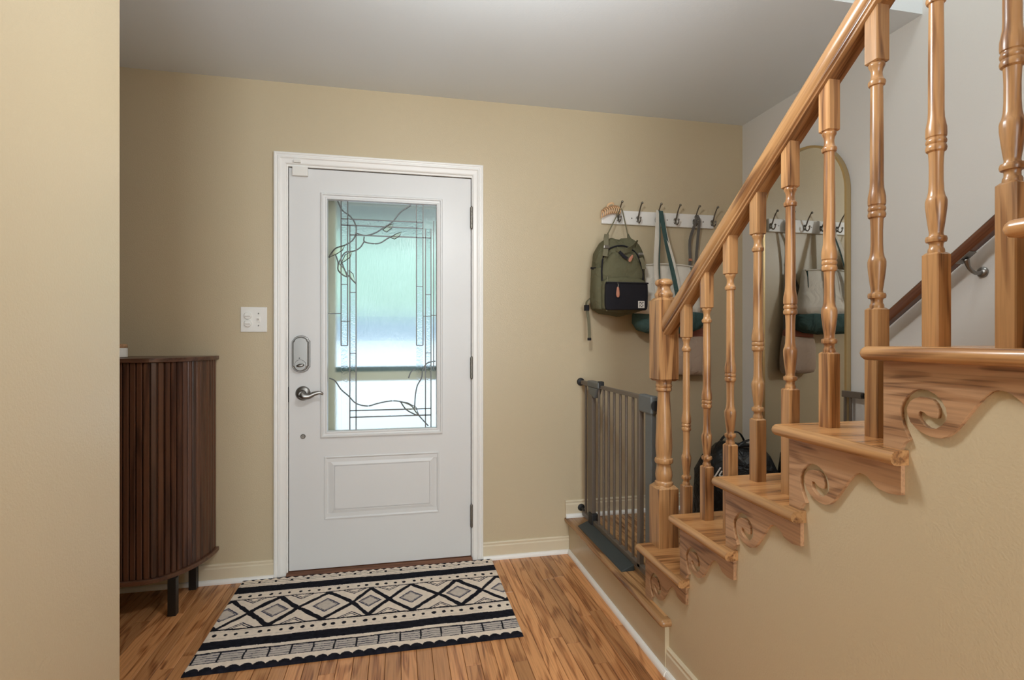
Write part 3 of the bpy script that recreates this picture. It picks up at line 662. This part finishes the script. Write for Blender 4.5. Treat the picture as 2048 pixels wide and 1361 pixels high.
for z_, ya, yb2 in ((zg1, 2.77, 2.808), (zg0 + .02, 2.74, 2.808)):
    MB().lathe([(.006, ya - 2.3), (.006, yb2 - 2.318), (.020, yb2 - 2.312), (.022, yb2 - 2.304), (.022, yb2 - 2.3)], axis='y', c=(0, 0, z_ - RISE), n=18).build('pressure_cup', 'rubber', gate, 40)
for z_ in (zg1 - .025, zg0 + .045):
    MB().lathe([(.006, 1.942 - 2.3), (.006, 1.926 - 2.3), (.020, 1.924 - 2.3), (.021, 1.919 - 2.3)], axis='y', c=(0, 0, z_ - RISE), n=18).build('pressure_cup', 'rubber', gate, 40)
gbox('corner_foot', 2.585, 2.640, zg0 - .012, zg0 + .050, .018, 'rubber', bevel=.006)
# ramp at the foot of the gate
rp = MB(); prof = [(-.0695, 0), (-.066, .004), (-.012, .026), (-.010, .026), (-.010, 0)]
rp.prism(prof, lambda p: (p[0], 2.655 - 2.3, p[1]), lambda p: (p[0], 2.095 - 2.3, p[1]))
rp.build('threshold_ramp', 'ramp', gate, bevel=.004)

# piece of a second gate leaning on the grey wall beside the mirror
ge = tag(empty('gate_extension', (XR - .035, 1.98, RISE)), 'narrow taupe gate extension standing on the landing against the grey wall by the mirror', 'gate')
h_ = .755
MB().box(-.010, .010, -.045, .058, h_ - .028, h_).build('top_bar', 'gate', ge, bevel=.002)
MB().box(-.010, .010, -.045, .058, .02, .045).build('bottom_bar', 'gate', ge, bevel=.002)
for y_ in (.018, .048): MB().lathe([(.006, .0), (.006, h_ - .02)], cy=y_, n=12).build('bar', 'gate', ge, 50)
MB().lathe([(.011, -.045), (.011, -.055), (.005, -.056), (.005, -.066), (.012, -.067), (.012, -.072)], axis='y', c=(0, 0, h_ - .014), n=16).build('spindle', 'rubber', ge, 40)

# ------------------------------------------------------------------ coat rack with six hooks
rk = tag(empty('coat_rack', (1.459, YW, 1.871)), 'white wall board with six double coat hooks on the beige wall', 'coat rack')
MB().box(-.349, .349, -.019, 0, -.039, .040).build('board', 'white', rk, bevel=.003)
hk = MB()
hk.loft([superring(0, 0, z, .010 * k, .017 * k, 2, 16) for z, k in ((0, 1), (.003, 1), (.005, .7))])
hk.v = [(x, -.019 - z, y - .008) for x, y, z in hk.v]
up_ = smoothpts([(0, -.022, -.004), (0, -.034, .006), (0, -.046, .030), (0, -.060, .052), (0, -.072, .066), (0, -.080, .070)], 6)
hk.tube(up_, [.0048 - .0018 * i / (len(up_) - 1) for i in range(len(up_))], 8)
lo_ = smoothpts([(0, -.022, -.012), (0, -.032, -.026), (0, -.046, -.032), (0, -.058, -.022), (0, -.060, -.008)], 6)
hk.tube(lo_, [.0045 - .0012 * i / (len(lo_) - 1) for i in range(len(lo_))], 8)
for c_, r_ in ((up_[-1], .0072), (lo_[-1], .0062)):
    hk.loft([[(c_[0] + r_ * math.cos(a) * math.sin(q), c_[1] + r_ * math.sin(a) * math.sin(q), c_[2] + r_ * math.cos(q)) for a in [2 * PI * i / 12 for i in range(12)]] for q in [.05 + (PI - .1) * j / 8 for j in range(9)]])
hme = hk.mesh('hook', 'nickel_dark', 50)
HKX = [1.205, 1.324, 1.441, 1.558, 1.679, 1.795]
for x_ in HKX: link('hook', hme, rk, (x_ - 1.459, 0, .002))
for x_ in (-.20, .02, .25): MB().lathe([(.004, -.0195), (.004, -.0205), (.001, -.021)], axis='y', c=(x_ + .03, 0, -.002), n=10).build('screw', 'nickel', rk)
HZT, HYT = 1.871 + .062, YW - .068

# ------------------------------------------------------------------ hair claw clip hanging on the first hook
cl = tag(empty('hair_claw_clip', (1.150, YW - .045, 1.905), 0), 'peach plastic hair claw clip caught on the first coat hook', 'hair clip')
for sgn, nm in ((-1, 'claw'), (1, 'claw')):
    b = MB()
    spine = smoothpts([(-.052, 0, -.012), (-.03, 0, .008), (0, 0, .016), (.03, 0, .022), (.052, 0, .014)], 5)
    b.tube(spine, .0055, 8)
    for i in range(9):
        t = i / 8; x0 = -.05 + .1 * t; zz = -.010 + .026 * t + .012 * math.sin(PI * t)
        b.tube(smoothpts([(x0, 0, zz), (x0 + .003, sgn * .014, zz - .012), (x0 + .003, sgn * .016, zz - .026), (x0, sgn * .006, zz - .038)], 4), [.0035] * 12 + [.0022], 6)
    b.build(nm, 'clip', cl, 60)
MB().tube(smoothpts([(-.022, 0, .012), (-.012, -.004, .028), (.010, -.004, .036), (.020, 0, .030)], 5), .006, 8, .5).build('grip', 'clip', cl, 60)

# ------------------------------------------------------------------ olive backpack on the first hook
bpk = tag(empty('backpack', (1.170, YW - .10, 1.31)), 'olive green backpack with a black front pocket hanging on the first hook', 'backpack')
def cloth(b, amp, sc, seed):
    b.v = [tuple(Vector(p) + noise.noise_vector(Vector(p) * sc + Vector((seed, 0, 0))) * amp) for p in b.v]
def body(z0, z1, rx, ry, cx, cy, e, topk, n=22, lob=0):
    R = []
    for j in range(n + 1):
        t = j / n; z = z0 + (z1 - z0) * t
        kb = min(1, (t / .10)) ** .4 if t < .10 else 1
        kt = (max(0.0001, 1 - ((t - topk) / (1 - topk)) ** 2.6)) ** .5 if t > topk else 1
        k = max(.12, kb * kt)
        R.append(superring(cx, cy, z, rx * (k * .35 + .65 * (kb if t < .1 else kt)), ry * (.25 + .75 * k), e, 44))
    return R
b = MB().loft(body(.0, .44, .143, .083, 0, 0, 3.4, .55)); cloth(b, .011, 12, 3); cloth(b, .004, 30, 1)
b.v = [(x, y, z - (.030 * max(0, 1 - abs(x + .008) / .045) * min(1, (z - .36) / .05) if z > .36 else 0)) for x, y, z in b.v]
b.build('main_body', 'olive', bpk, 180)
def front(o): o.location.x -= .026; return o
b = MB().loft(body(.02, .345, .118, .050, -.010, -.062, 3.6, .5)); cloth(b, .010, 16, 8); b.build('front_panel', 'olive', bpk, 180)
b = MB().loft(body(.012, .205, .122, .045, -.010, -.088, 4.0, .80)); cloth(b, .004, 15, 5); b.build('front_pocket', 'olive', bpk, 180)
b = MB().loft([superring(.020, -.123, z, .118 * k, .016, 5, 40) for z, k in ((.026, .93), (.032, .98), (.045, 1), (.10, 1), (.155, 1), (.162, .99), (.165, .95))]); cloth(b, .003, 16, 2)
blk = b.build('black_pocket', 'blackcanvas', bpk, 180); front(tag(blk, 'black pocket panel'))
front(MB().box(-.100, .138, -.143, -.134, .163, .171).build('zipper', 'blackcanvas', bpk, bevel=.002))
b = MB().tube(smoothpts([(-.036, -.141, .166), (-.036, -.150, .155), (-.037, -.150, .142)], 4), .0028, 8); front(b.build('zip_slider', 'nickel_dark', bpk, 60))
b = MB().loft([superring(0, 0, z, w_, .0022, 3, 20) for z, w_ in ((0, .003), (.004, .0075), (.014, .0098), (.03, .0085), (.050, .0060), (.054, .004))])
pu = b.build('zip_pull', 'leather', bpk, 60, loc=(-.038, -.150, .090)); front(tag(pu, 'tan leather zip pull'))
b = MB().box(.078, .114, -.1440, -.1405, .036, .074); pt = b.build('woven_patch', 'patch', bpk, bevel=.001); front(tag(pt, 'white square patch'))
pm = MB()
for r_ in range(4):
    for c_ in range(3):
        if (r_, c_) in ((1, 1),): continue
        x0 = .085 + c_ * .008; z0 = .041 + r_ * .0075
        pm.box(x0, x0 + (.006 if (r_ + c_) % 2 else .003), -.1446, -.1438, z0, z0 + .0048)
pm.build('patch_mark', 'blackcanvas', pt)
# seams, upper panel zip line and its pulls
arc_ = smoothpts([(-.105, -.098, .18), (-.104, -.094, .25), (-.088, -.082, .315), (-.045, -.075, .358), (.03, -.072, .372), (.095, -.078, .335), (.124, -.092, .26), (.128, -.100, .19)], 6)
front(MB().tube(arc_, .0042, 8).build('piping', 'blackcanvas', bpk, 60))
MB().tube(smoothpts([(-.112, -.118, .02), (-.113, -.126, .10), (-.112, -.125, .17), (-.105, -.110, .20)], 5), .004, 8).build('piping', 'olive_light', bpk, 60)
MB().ribbon(smoothpts([(-.045, -.088, .352), (-.02, -.118, .335), (.02, -.126, .352), (.055, -.118, .385), (.062, -.090, .37)], 5), (0.004, -.012, .022), .004).build('carry_handle', 'olive', bpk, 60)
for x_, z_ in ((-.002, .285),):
    b = MB().loft([superring(0, 0, z, w_, .0022, 3, 20) for z, w_ in ((0, .003), (.004, .0072), (.014, .0092), (.028, .0070), (.040, .004))]); b.build('zip_pull', 'leather', bpk, 60, loc=(x_ + .01, -.128, z_ - .005), rot=(0, math.radians(30), 0))
MB().ribbon([(-.038, -.108, .335), (-.014, -.122, .305), (.0, -.126, .295)], (.010, 0, .012), .003).build('zip_tape', 'blackcanvas', bpk)
MB().ribbon([(.083, -.112, .305), (.090, -.118, .28), (.096, -.121, .245)], (.020, 0, .006), .003).build('fabric_tab', 'olive_light', bpk)
MB().box(.068, .094, -.116, -.108, .318, .332).build('tab_buckle', 'nickel', bpk, bevel=.002)
# side pocket, shoulder straps, hanging loop
b = MB().loft([superring(-.128, -.028, z, .028 * k, .060, 3.0, 36) for z, k in ((.03, .5), (.04, .9), (.08, 1.05), (.14, 1.1), (.20, 1.05), (.25, .95), (.252, .7))]); cloth(b, .005, 15, 6); b.build('side_pocket', 'olive', bpk, 180)
MB().ribbon(smoothpts([(-.150, -.055, .250), (-.155, -.03, .252), (-.148, .02, .262)], 4), (0, 0, .012), .004).build('pocket_hem', 'blackcanvas', bpk)
for x_ in (-.098,): 
    MB().ribbon(smoothpts([(x_ + .012, -.052, .432), (x_ - .004, -.083, .40), (x_ - .010, -.098, .36), (x_ - .018, -.100, .31)], 5), (.026, 0, 0), .005).build('compression_strap', 'olive_light', bpk)
    MB().box(x_ - .026, x_ + .006, -.108, -.098, .348, .366).build('buckle', 'nickel_dark', bpk, bevel=.003)
MB().ribbon(smoothpts([(-.145, .03, .10), (-.172, .02, .075), (-.176, .01, .045)], 5), (.0, .026, .0), .004).build('shoulder_strap', 'olive_light', bpk)
MB().loft([superring(-.176, .012, z, .012, .020, 2.5, 20) for z in (.028, .034, .052, .058)]).build('strap_buckle', 'blackcanvas', bpk, 50)
MB().ribbon(smoothpts([(-.174, .008, .03), (-.168, .0, -.03), (-.166, -.004, -.09), (-.166, -.004, -.122)], 5), (.017, 0.004, 0), .003).build('webbing_tail', 'olive_light', bpk)
MB().box(-.176, -.156, -.009, .001, -.134, -.120).build('webbing_end', 'blackcanvas', bpk, bevel=.002)
hk1 = Vector((HKX[0], YW - .062, 1.871 + .030)) - Vector((1.170, YW - .10, 1.31))
MB().tube([(-.066, .0, .425), (-.055, .005, .452), (hk1.x - .008, hk1.y, hk1.z), (hk1.x, hk1.y, hk1.z + .008), (hk1.x + .008, hk1.y, hk1.z), (.060, .005, .452), (.070, .0, .425)], .0036, 8).build('hanging_loop', 'olive_light', bpk, 60)
for x_ in (-.066, .067): MB().ribbon([(x_ - .008, -.002, .42), (x_ + (.010 if x_ < 0 else -.008), .004, .455), (x_ + .010, -.002, .42)], (0, .014, 0), .003).build('loop_tab', 'olive_light', bpk)

# ------------------------------------------------------------------ canvas tote on the third hook
tote = tag(empty('tote_bag', (1.480, YW - .085, 1.215)), 'white canvas tote with teal straps and teal base on the third hook', 'bag')
R = []
for z, rx, ry in ((0.0, .05, .02), (.006, .13, .045), (.022, .185, .065), (.06, .212, .078), (.10, .212, .076), (.115, .208, .074)): R.append(superring(0, 0, z, rx, ry, 2.6, 60))
b = MB().loft(R); cloth(b, .012, 11, 4); b.build('base', 'teal', tote, 180)
R = [superring(-.004, 0, z, rx, ry, 2.8, 60) for z, rx, ry in ((.112, .206, .073), (.16, .196, .066), (.22, .180, .056), (.28, .165, .045), (.34, .155, .034), (.375, .150, .024), (.385, .146, .012))]
b = MB().loft(R); cloth(b, .012, 12, 9); b.build('body', 'canvas', tote, 180)
h3 = Vector((HKX[2], YW - .060, 1.871 + .038)) - Vector((1.480, YW - .085, 1.215))
def strap(pts, col, w_=(.028, .006, 0), nm='strap'): MB().ribbon(smoothpts(pts, 6), w_, .003).build(nm, col, tote, 60)
strap([(-.105, -.088, .09), (-.108, -.080, .20), (-.108, -.060, .36), (-.085, -.030, .52), (h3.x - .008, h3.y, h3.z)], 'canvas')
strap([(.025, -.090, .09), (.010, -.078, .22), (-.006, -.052, .36), (-.030, -.025, .53), (h3.x + .004, h3.y - .004, h3.z)], 'teal')
strap([(.045, -.088, .10), (.032, -.075, .22), (.016, -.050, .36), (-.018, -.022, .53), (h3.x + .010, h3.y - .001, h3.z - .002)], 'canvas', (.016, .004, 0))
strap([(-.04, .050, .30), (-.045, .040, .40), (-.050, .030, .52), (h3.x - .002, h3.y + .006, h3.z)], 'canvas')
strap([(-.088, -.088, .20), (-.090, -.066, .36), (-.070, -.036, .52), (h3.x - .003, h3.y - .004, h3.z)], 'teal', (.006, .003, 0), 'strap_edge')
MB().tube(smoothpts([(-.145, -.018, .380), (-.05, -.030, .386), (.05, -.030, .384), (.142, -.016, .378)], 5), .004, 8).build('hem', 'canvas', tote, 60)
MB().ribbon(smoothpts([(.13, -.035, .10), (.136, -.026, .25), (.132, -.012, .375)], 5), (.006, .014, 0), .004).build('side_piping', 'teal', tote, 60)

# ------------------------------------------------------------------ small pinkish bag hanging below from the fifth hook
pb = tag(empty('shoulder_bag', (1.628, YW - .045, .975)), 'small pinkish beige bag on a long grey strap under the tote', 'bag')
R = [superring(0, 0, z, rx, ry, 3.6, 48) for z, rx, ry in ((0, .09, .012), (.006, .108, .026), (.03, .116, .033), (.10, .116, .034), (.17, .112, .030), (.215, .106, .022), (.23, .104, .012))]
b = MB().loft(R); cloth(b, .007, 13, 1); b.build('body', 'pinkcloth', pb, 180)
b = MB().loft([superring(0, 0, z, rx, ry, 3.4, 48) for z, rx, ry in ((.222, .103, .018), (.235, .104, .021), (.262, .100, .018), (.272, .09, .008))]); cloth(b, .005, 13, 1); b.build('top_band', 'pinkred', pb, 180)
h5 = Vector((HKX[4], YW - .050, 1.871 + .016)) - Vector((1.628, YW - .045, .975))
for x0, xm, dx in ((-.09, .020, -.006), (.09, .062, .008)):
    MB().ribbon(smoothpts([(x0, 0, .262), (x0 * .7 + .01, .02, .45), (xm, .024, .62), (xm + dx * .5, .012, .78), (h5.x + dx * 1.6, h5.y - .004, h5.z - .03), (h5.x + dx, h5.y, h5.z), (h5.x, h5.y, h5.z + .008)], 6), (.018, .004, 0), .004).build('strap', 'greystrap', pb, 60)
MB().box(.012, .030, .008, .022, .66, .674).build('strap_slider', 'leather', pb, bevel=.002)

# ------------------------------------------------------------------ black duffel on the landing
du = tag(empty('duffel_bag', (1.745, 2.49, RISE)), 'shiny black duffel bag with white lettering on the landing behind the balusters', 'bag')
R = [superring(0, 0, z, rx, ry, e, 60) for z, rx, ry, e in ((0, .19, .13, 3), (.01, .208, .15, 3), (.06, .216, .158, 3), (.18, .214, .156, 2.8), (.28, .206, .146, 2.6), (.36, .186, .120, 2.4), (.41, .150, .085, 2.3), (.435, .10, .045, 2.2), (.44, .04, .02, 2))]
b = MB().loft(R); cloth(b, .022, 9, 2); cloth(b, .006, 26, 7); b.build('body', 'nylon', du, 180)
for y_, zz in ((-.09, .47), (.05, .485)):
    MB().tube(smoothpts([(-.09, y_, .36), (-.075, y_ - .01, .43), (-.03, y_ - .015, zz - .005), (.04, y_ - .01, zz), (.085, y_, .43), (.10, y_, .36)], 6), .010, 8, .4, (0, 1, 0.1)).build('handle', 'nylon', du, 60)
MB().tube(smoothpts([(-.17, -.05, .33), (-.09, -.06, .415), (.05, -.06, .43), (.16, -.05, .35)], 6), .006, 8).build('zip', 'blackgap', du, 60)
tcv = bpy.data.curves.new('lettering', 'FONT'); tcv.body = 'Ju'; tcv.size = .062; tcv.shear = .35; tcv.extrude = .0012; tcv.offset = .0006
to = bpy.data.objects.new('lettering_curve', tcv); C.objects.link(to)
dg = bpy.context.evaluated_depsgraph_get(); tme = bpy.data.meshes.new_from_object(to.evaluated_get(dg)); bpy.data.objects.remove(to)
tme.materials.clear(); tme.materials.append(M['print_white'])
lt = link('lettering', tme, du, (-.207, -.118, .31), (math.radians(82), math.radians(10), math.radians(-38)))
tag(lt, 'white script lettering')

# ------------------------------------------------------------------ tambour cabinet
cab = tag(empty('tambour_cabinet', (-1.5, YW, 0)), 'dark walnut cabinet with rounded slatted front left of the entry door', 'cabinet')
CXR, CXL, CYF = -.868, -2.20, 2.478
ea, eb = .190, YW - .005 - CYF
def outline(off, n=26):
    """plan outline from the right rear corner round to the left rear corner, grown by off"""
    P = []
    for i in range(n + 1):
        a = (PI / 2) * i / n; P.append((CXR - ea + (ea + off) * math.cos(a), YW - .005 - (eb + off) * math.sin(a)))
    P += [(p[0] * -1 + CXR + CXL, p[1]) for p in reversed(P)]
    return P
cx_, cy_ = -1.5, YW
for nm, z0, z1, off in (('top', 1.086, 1.104, .012), ('bottom_board', .160, .178, .012)):
    P = outline(off); MB().prism(P, lambda p: (p[0] - cx_, p[1] - cy_, z0), lambda p: (p[0] - cx_, p[1] - cy_, z1)).build(nm, 'walnut_x', cab, bevel=.002)
P = outline(-.010); MB().prism(P, lambda p: (p[0] - cx_, p[1] - cy_, .178), lambda p: (p[0] - cx_, p[1] - cy_, 1.086)).build('carcass', 'walnut', cab)
# slats spaced evenly along the outline
P = outline(-.009, 60); seglen = [0]
for p, q in zip(P[:-1], P[1:]): seglen.append(seglen[-1] + math.hypot(q[0] - p[0], q[1] - p[1]))
def at_len(s_):
    for i in range(len(P) - 1):
        if seglen[i + 1] >= s_:
            t = (s_ - seglen[i]) / max(1e-9, seglen[i + 1] - seglen[i]); p, q = P[i], P[i + 1]
            d_ = Vector((q[0] - p[0], q[1] - p[1])).normalized(); return Vector((p[0] + (q[0] - p[0]) * t, p[1] + (q[1] - p[1]) * t)), d_
    return Vector(P[-1]), Vector((0, 1))
PITCH = .0245; hw = .0108
sp = [(-hw, 0), (-hw, .005), (-hw + .003, .0085), (hw - .003, .0085), (hw, .005), (hw, 0)]
sme = MB().prism(sp, lambda p: (p[0], p[1], -.453), lambda p: (p[0], p[1], .453)).mesh('slat', 'walnut')
k = 0
while (k + .5) * PITCH < seglen[-1]:
    c_, d_ = at_len((k + .5) * PITCH); k += 1
    link('slat', sme, cab, (c_.x - cx_, c_.y - cy_, .632), (0, 0, math.atan2(-d_.y, -d_.x)) if False else (0, 0, math.atan2(d_.y, d_.x)))
for x_, y_ in ((-.951, 2.523), (-.955, 2.765), (-2.12, 2.523), (-2.12, 2.765)):
    MB().box(x_ - .016 - cx_, x_ + .016 - cx_, y_ - .016 - cy_, y_ + .016 - cy_, 0, .160).build('leg', 'black', cab, bevel=.001)
# jar on the cabinet
jr = tag(empty('lidded_jar', (-1.205, 2.60, 1.104)), 'small white jar with a pale wooden lid on the walnut cabinet', 'jar')
MB().lathe([(.040, 0), (.044, .003), (.044, .040), (.041, .043)], n=32).build('jar_body', 'ceramic', jr, 40)
MB().lathe([(.043, .043), (.044, .045), (.044, .056), (.042, .059), (.002, .059)], n=32).build('lid', 'lidwood', jr, 40)

# ------------------------------------------------------------------ rug
RX0, RX1, RYF, RYN = -.748, .484, 2.788, 2.046
RW, RH = RX1 - RX0, RYF - RYN
DC = [-.73, -.529, -.317, -.131, .052, .268, .47]; XC = [-.835, -.635, -.433, -.205, -.048, .177, .376, .575]
cream_, dark_, grey_ = (.85, .73, .61), (.012, .012, .018), (.46, .40, .36)
def hsh(a): return math.sin(a * 127.1 + 3.3) * 43758.5453 % 1.0
def nz(x, y, s, k): return noise.noise(Vector((x * s, y * s, k)))
def rugcol(x, v):
    """x across in metres, v from the far edge in metres"""
    v0 = v; v = v + .004 * nz(x, v, 9, 1.3) + .0012 * nz(x, v, 60, 4); xx = x + .004 * nz(x, v, 12, 7.7)
    def m(c, k=1.0): return tuple(q * k for q in c)
    shade = 1 + .10 * nz(x, v0, 70, 2) + .06 * nz(x, v0, 14, 6)
    c = cream_
    if v < .026:
        tooth = abs(((xx * 26) % 1) - .5) * 2
        c = dark_ if v < .004 + .016 * tooth else cream_
    elif v < .058:
        if .030 < v < .033 or .047 < v < .050: c = dark_
        elif .033 <= v <= .047 and ((xx * 13.5) % 1) < .16: c = dark_
    elif .068 < v < .0705: c = grey_
    elif .082 < v < .146: c = dark_
    elif .150 < v < .205:
        i = math.floor(xx / .043); cxm = (i + .5 + .22 * (hsh(i) - .5)) * .043; rr = .0060 + .0035 * hsh(i + 50)
        if (xx - cxm) ** 2 + ((v - .178) * .8) ** 2 < rr * rr: c = dark_
        if .157 < v < .1585 or .198 < v < .1995: c = grey_
    elif .205 <= v < .212: c = dark_
    elif .212 <= v < .455:
        yy = (v - .3335) / .1215
        # zig-zag bands through the crossings
        for j in range(len(XC) - 1):
            if XC[j] <= xx < XC[j + 1]:
                cm = DC[j]; hwid = (cm - XC[j]) if xx < cm else (XC[j + 1] - cm)
                t = abs(xx - cm) / max(.02, hwid); dd = abs(abs(yy) - (1 - t)) * .1215 * .62
                big = .0145 if j % 2 else .012
                if dd < big * (.8 + .3 * nz(x, v, 30, 9)): c = dark_; break
                a = abs(xx - cm) / .105 + abs(yy) / .85 * .95
                rc = .42 + .16 * hsh(j + 3)
                if abs(yy) < (1 - t):
                    if rc - .10 < a < rc: c = m(dark_, 6)
                    elif rc - .16 < a < rc - .13: c = m(dark_, 4)
                    elif a <= rc - .10: c = (.62, .54, .47)
                else:
                    ce_ = XC[j] if xx < cm else XC[j + 1]
                    q = abs(xx - ce_) / .052 + (1 - abs(yy)) / .36
                    if .82 < q < 1.0 or .55 < q < .68: c = m(dark_, 3)
                break
    elif .455 <= v < .466: c = dark_
    elif .466 <= v < .535:
        i = math.floor(xx / .041); cxm = (i + .5 + .22 * (hsh(i + 9) - .5)) * .041; rr = .0068 + .0035 * hsh(i + 70)
        if (xx - cxm) ** 2 + ((v - .499) * .85) ** 2 < rr * rr: c = dark_
        if .474 < v < .4755 or .522 < v < .5235: c = grey_
    elif .540 < v < .597: c = dark_
    elif .617 < v < .624: c = dark_
    elif .624 <= v < .684:
        if ((xx * 12.2 + .15 * nz(x, 0, 3, 5)) % 1) < .085: c = dark_
        else:
            q = ((v - .624) / .015 + .25 * nz(x, v, 18, 3)) % 1
            c = m(dark_, 5) if q < .22 + .22 * nz(x, v, 25, 12) else (.54, .48, .43)
    elif .684 <= v < .6875: c = m(dark_, 3)
    elif v >= .70:
        s_ = abs(math.sin(xx * PI * 23)) ** .6
        if v > .729 - .018 * s_: c = dark_
    if c is dark_: c = m(c, 1 + .5 * nz(x, v0, 60, 8))
    return m(c, shade)
NXg, NYg = 520, 320
vs_ = []; 
for j in range(NYg + 1):
    for i in range(NXg + 1):
        x = RX0 + RW * i / NXg; v = RH * j / NYg
        edge = min(i, NXg - i, j, NYg - j)
        z = .009 + .0009 * noise.noise(Vector((x * 180, v * 180, 0))) + .0008 * noise.noise(Vector((x * 14, v * 14, 4)))
        if edge == 0: z = .0004
        elif edge == 1: z *= .75
        vs_.append((x, RYF - v, z))
fs_ = [(j * (NXg + 1) + i, (j + 1) * (NXg + 1) + i, (j + 1) * (NXg + 1) + i + 1, j * (NXg + 1) + i + 1) for j in range(NYg) for i in range(NXg)]
me = bpy.data.meshes.new('rug'); me.from_pydata(vs_, [], fs_)
ca = me.color_attributes.new('pattern', 'FLOAT_COLOR', 'POINT')
buf = []
for x, y, z in vs_:
    c = rugcol(x, RYF - y); buf += [max(0, c[0]), max(0, c[1]), max(0, c[2]), 1.0]
ca.data.foreach_set('color', buf)
m = bpy.data.materials.new('woven_rug'); nt, N, L, b = nodes(m)
at = N.new('ShaderNodeAttribute'); at.attribute_name = 'pattern'; L.new(at.outputs['Color'], b.inputs['Base Color'])
b.inputs['Roughness'].default_value = .95; b.inputs['Specular IOR Level'].default_value = .1
n = N.new('ShaderNodeTexNoise'); n.inputs['Scale'].default_value = 500; tc = N.new('ShaderNodeTexCoord'); L.new(tc.outputs['Object'], n.inputs['Vector'])
bp = N.new('ShaderNodeBump'); bp.inputs['Strength'].default_value = .5; bp.inputs['Distance'].default_value = .003; L.new(n.outputs[0], bp.inputs['Height']); L.new(bp.outputs[0], b.inputs['Normal'])
me.materials.append(m)
for p in me.polygons: p.use_smooth = True
rug = link('entry_rug', me); tag(rug, 'cream and black patterned rug with diamonds and stripes in front of the door', 'rug')

# ------------------------------------------------------------------ ceiling lamp in the hall behind the camera
lp = tag(empty('pendant_lamp', (.33, 1.22, CE)), 'opal glass pendant lamp hanging from the entry hall ceiling', 'lamp')
MB().lathe([(.06, 0), (.06, -.015), (.02, -.025)], n=32).build('canopy', 'nickel', lp, 40)
MB().lathe([(.006, -.02), (.006, -.27)], n=12).build('rod', 'nickel', lp, 40)
MB().lathe([(.02, -.27), (.075, -.285), (.09, -.31), (.075, -.335), (.03, -.345)], n=36).build('shade', 'opal', lp, 60)
def lamp_light(name, loc, power, col, r):
    d = bpy.data.lights.new(name, 'POINT'); d.energy = power; d.color = col; d.shadow_soft_size = r
    o = bpy.data.objects.new(name, d); C.objects.link(o); o.location = loc; return o
lamp_light('pendant_lamp_light', (.33, 1.22, CE - .46), 22, (0.94, .98, 1.0), .09)
lu = tag(empty('stairwell_lamp', (1.45, .5, 5.0)), 'flush opal ceiling lamp at the top of the stairwell', 'lamp')
MB().lathe([(.10, 0), (.10, -.02), (.06, -.03)], n=32).build('canopy', 'nickel', lu, 40)
MB().lathe([(.06, -.03), (.15, -.045), (.165, -.07), (.15, -.10), (.10, -.125), (.03, -.135)], n=36).build('shade', 'opal', lu, 60)
lamp_light('stairwell_lamp_light', (1.45, .5, 4.7), 46, (.86, .96, 1.0), .15)

# ------------------------------------------------------------------ outside the entry door
OY = YW + .14
sd = tag(empty('storm_door', (0, OY + .03, 0)), 'pale framed storm door seen through the entry door glass', 'door')
SX0, SX1 = -.56, .394
for nm, bx in (('stile', (SX0, -.335, 0.0, 2.05)), ('stile', (.25, SX1, 0.0, 2.05)), ('rail', (-.335, .25, 1.93, 2.05)), ('rail', (-.335, .25, 0, .45)), ('mid_rail', (-.335, .25, .955, 1.02))):
    MB().box(bx[0], bx[1], 0, .03, bx[2], bx[3]).build(nm, 'cream', sd, bevel=.003)
MB().box(-.335, .25, -.004, 0.0, 1.006, 1.034).build('sash_edge', 'teal', sd)
struct(MB().box(-3, 3.5, OY, 5.3, -.25, -.12).build('porch_floor', 'concrete'))
struct(MB().box(-3, 3.5, OY, 5.3, 2.55, 2.65).box(-3, 3.5, 5.2, 5.35, 2.22, 2.55).build('porch_ceiling', 'soffit'))
struct(MB().prism([(5.3, -.6), (5.3, -.25), (18.2, 1.10), (18.2, -.6)], lambda p: (-9, p[0], p[1]), lambda p: (9, p[0], p[1])).build('driveway', 'drive'))
struct(MB().box(-14, 14, 18.2, 26, -.6, 1.05).build('lawn_ground', 'grass'))
gw = tag(empty('garden_wall', (0, 18.3, 1.05)), 'low slate blue siding wall across the driveway outside', 'wall')
MB().box(-9, 9, 0, .2, 0, .80).build('siding', 'sideblue', gw); MB().box(-9.1, 9.1, -.05, .25, .80, .86).build('cap', 'sideblue', gw)
hg = tag(empty('tall_hedge', (0, 22, 1.05)), 'tall pale green leafy hedge blurred behind the door glass', 'hedge')
b = MB(); nxh, nzh = 60, 24; vs_ = []
for j in range(nzh + 1):
    for i in range(nxh + 1):
        x = -13 + 26 * i / nxh; z = 8.0 * j / nzh
        vs_.append((x + .3 * noise.noise(Vector((x, z, 3))), -1.0 + .9 * (j / nzh) ** 2 + .55 * noise.noise(Vector((x * .8, z * .8, 1))) + .25 * noise.noise(Vector((x * 2.3, z * 2.3, 5))), z + (.7 * noise.noise(Vector((x * .5, 9, 2))) if j == nzh else 0)))
nf = len(vs_); vs_ += [(p[0], 1.5, p[2]) for p in vs_]
idx = lambda i, j: j * (nxh + 1) + i
fs_ = [(idx(i, j), idx(i + 1, j), idx(i + 1, j + 1), idx(i, j + 1)) for j in range(nzh) for i in range(nxh)]
fs_ += [tuple(nf + q for q in reversed(f)) for f in fs_]
fs_ += [(idx(i, nzh), idx(i + 1, nzh), nf + idx(i + 1, nzh), nf + idx(i, nzh)) for i in range(nxh)]
b.add(vs_, fs_); b.build('foliage', 'leaf', hg, 180)
MB().box(-13, 13, -.1, 1.4, 0, .3).build('hedge_base', 'leaf', hg)
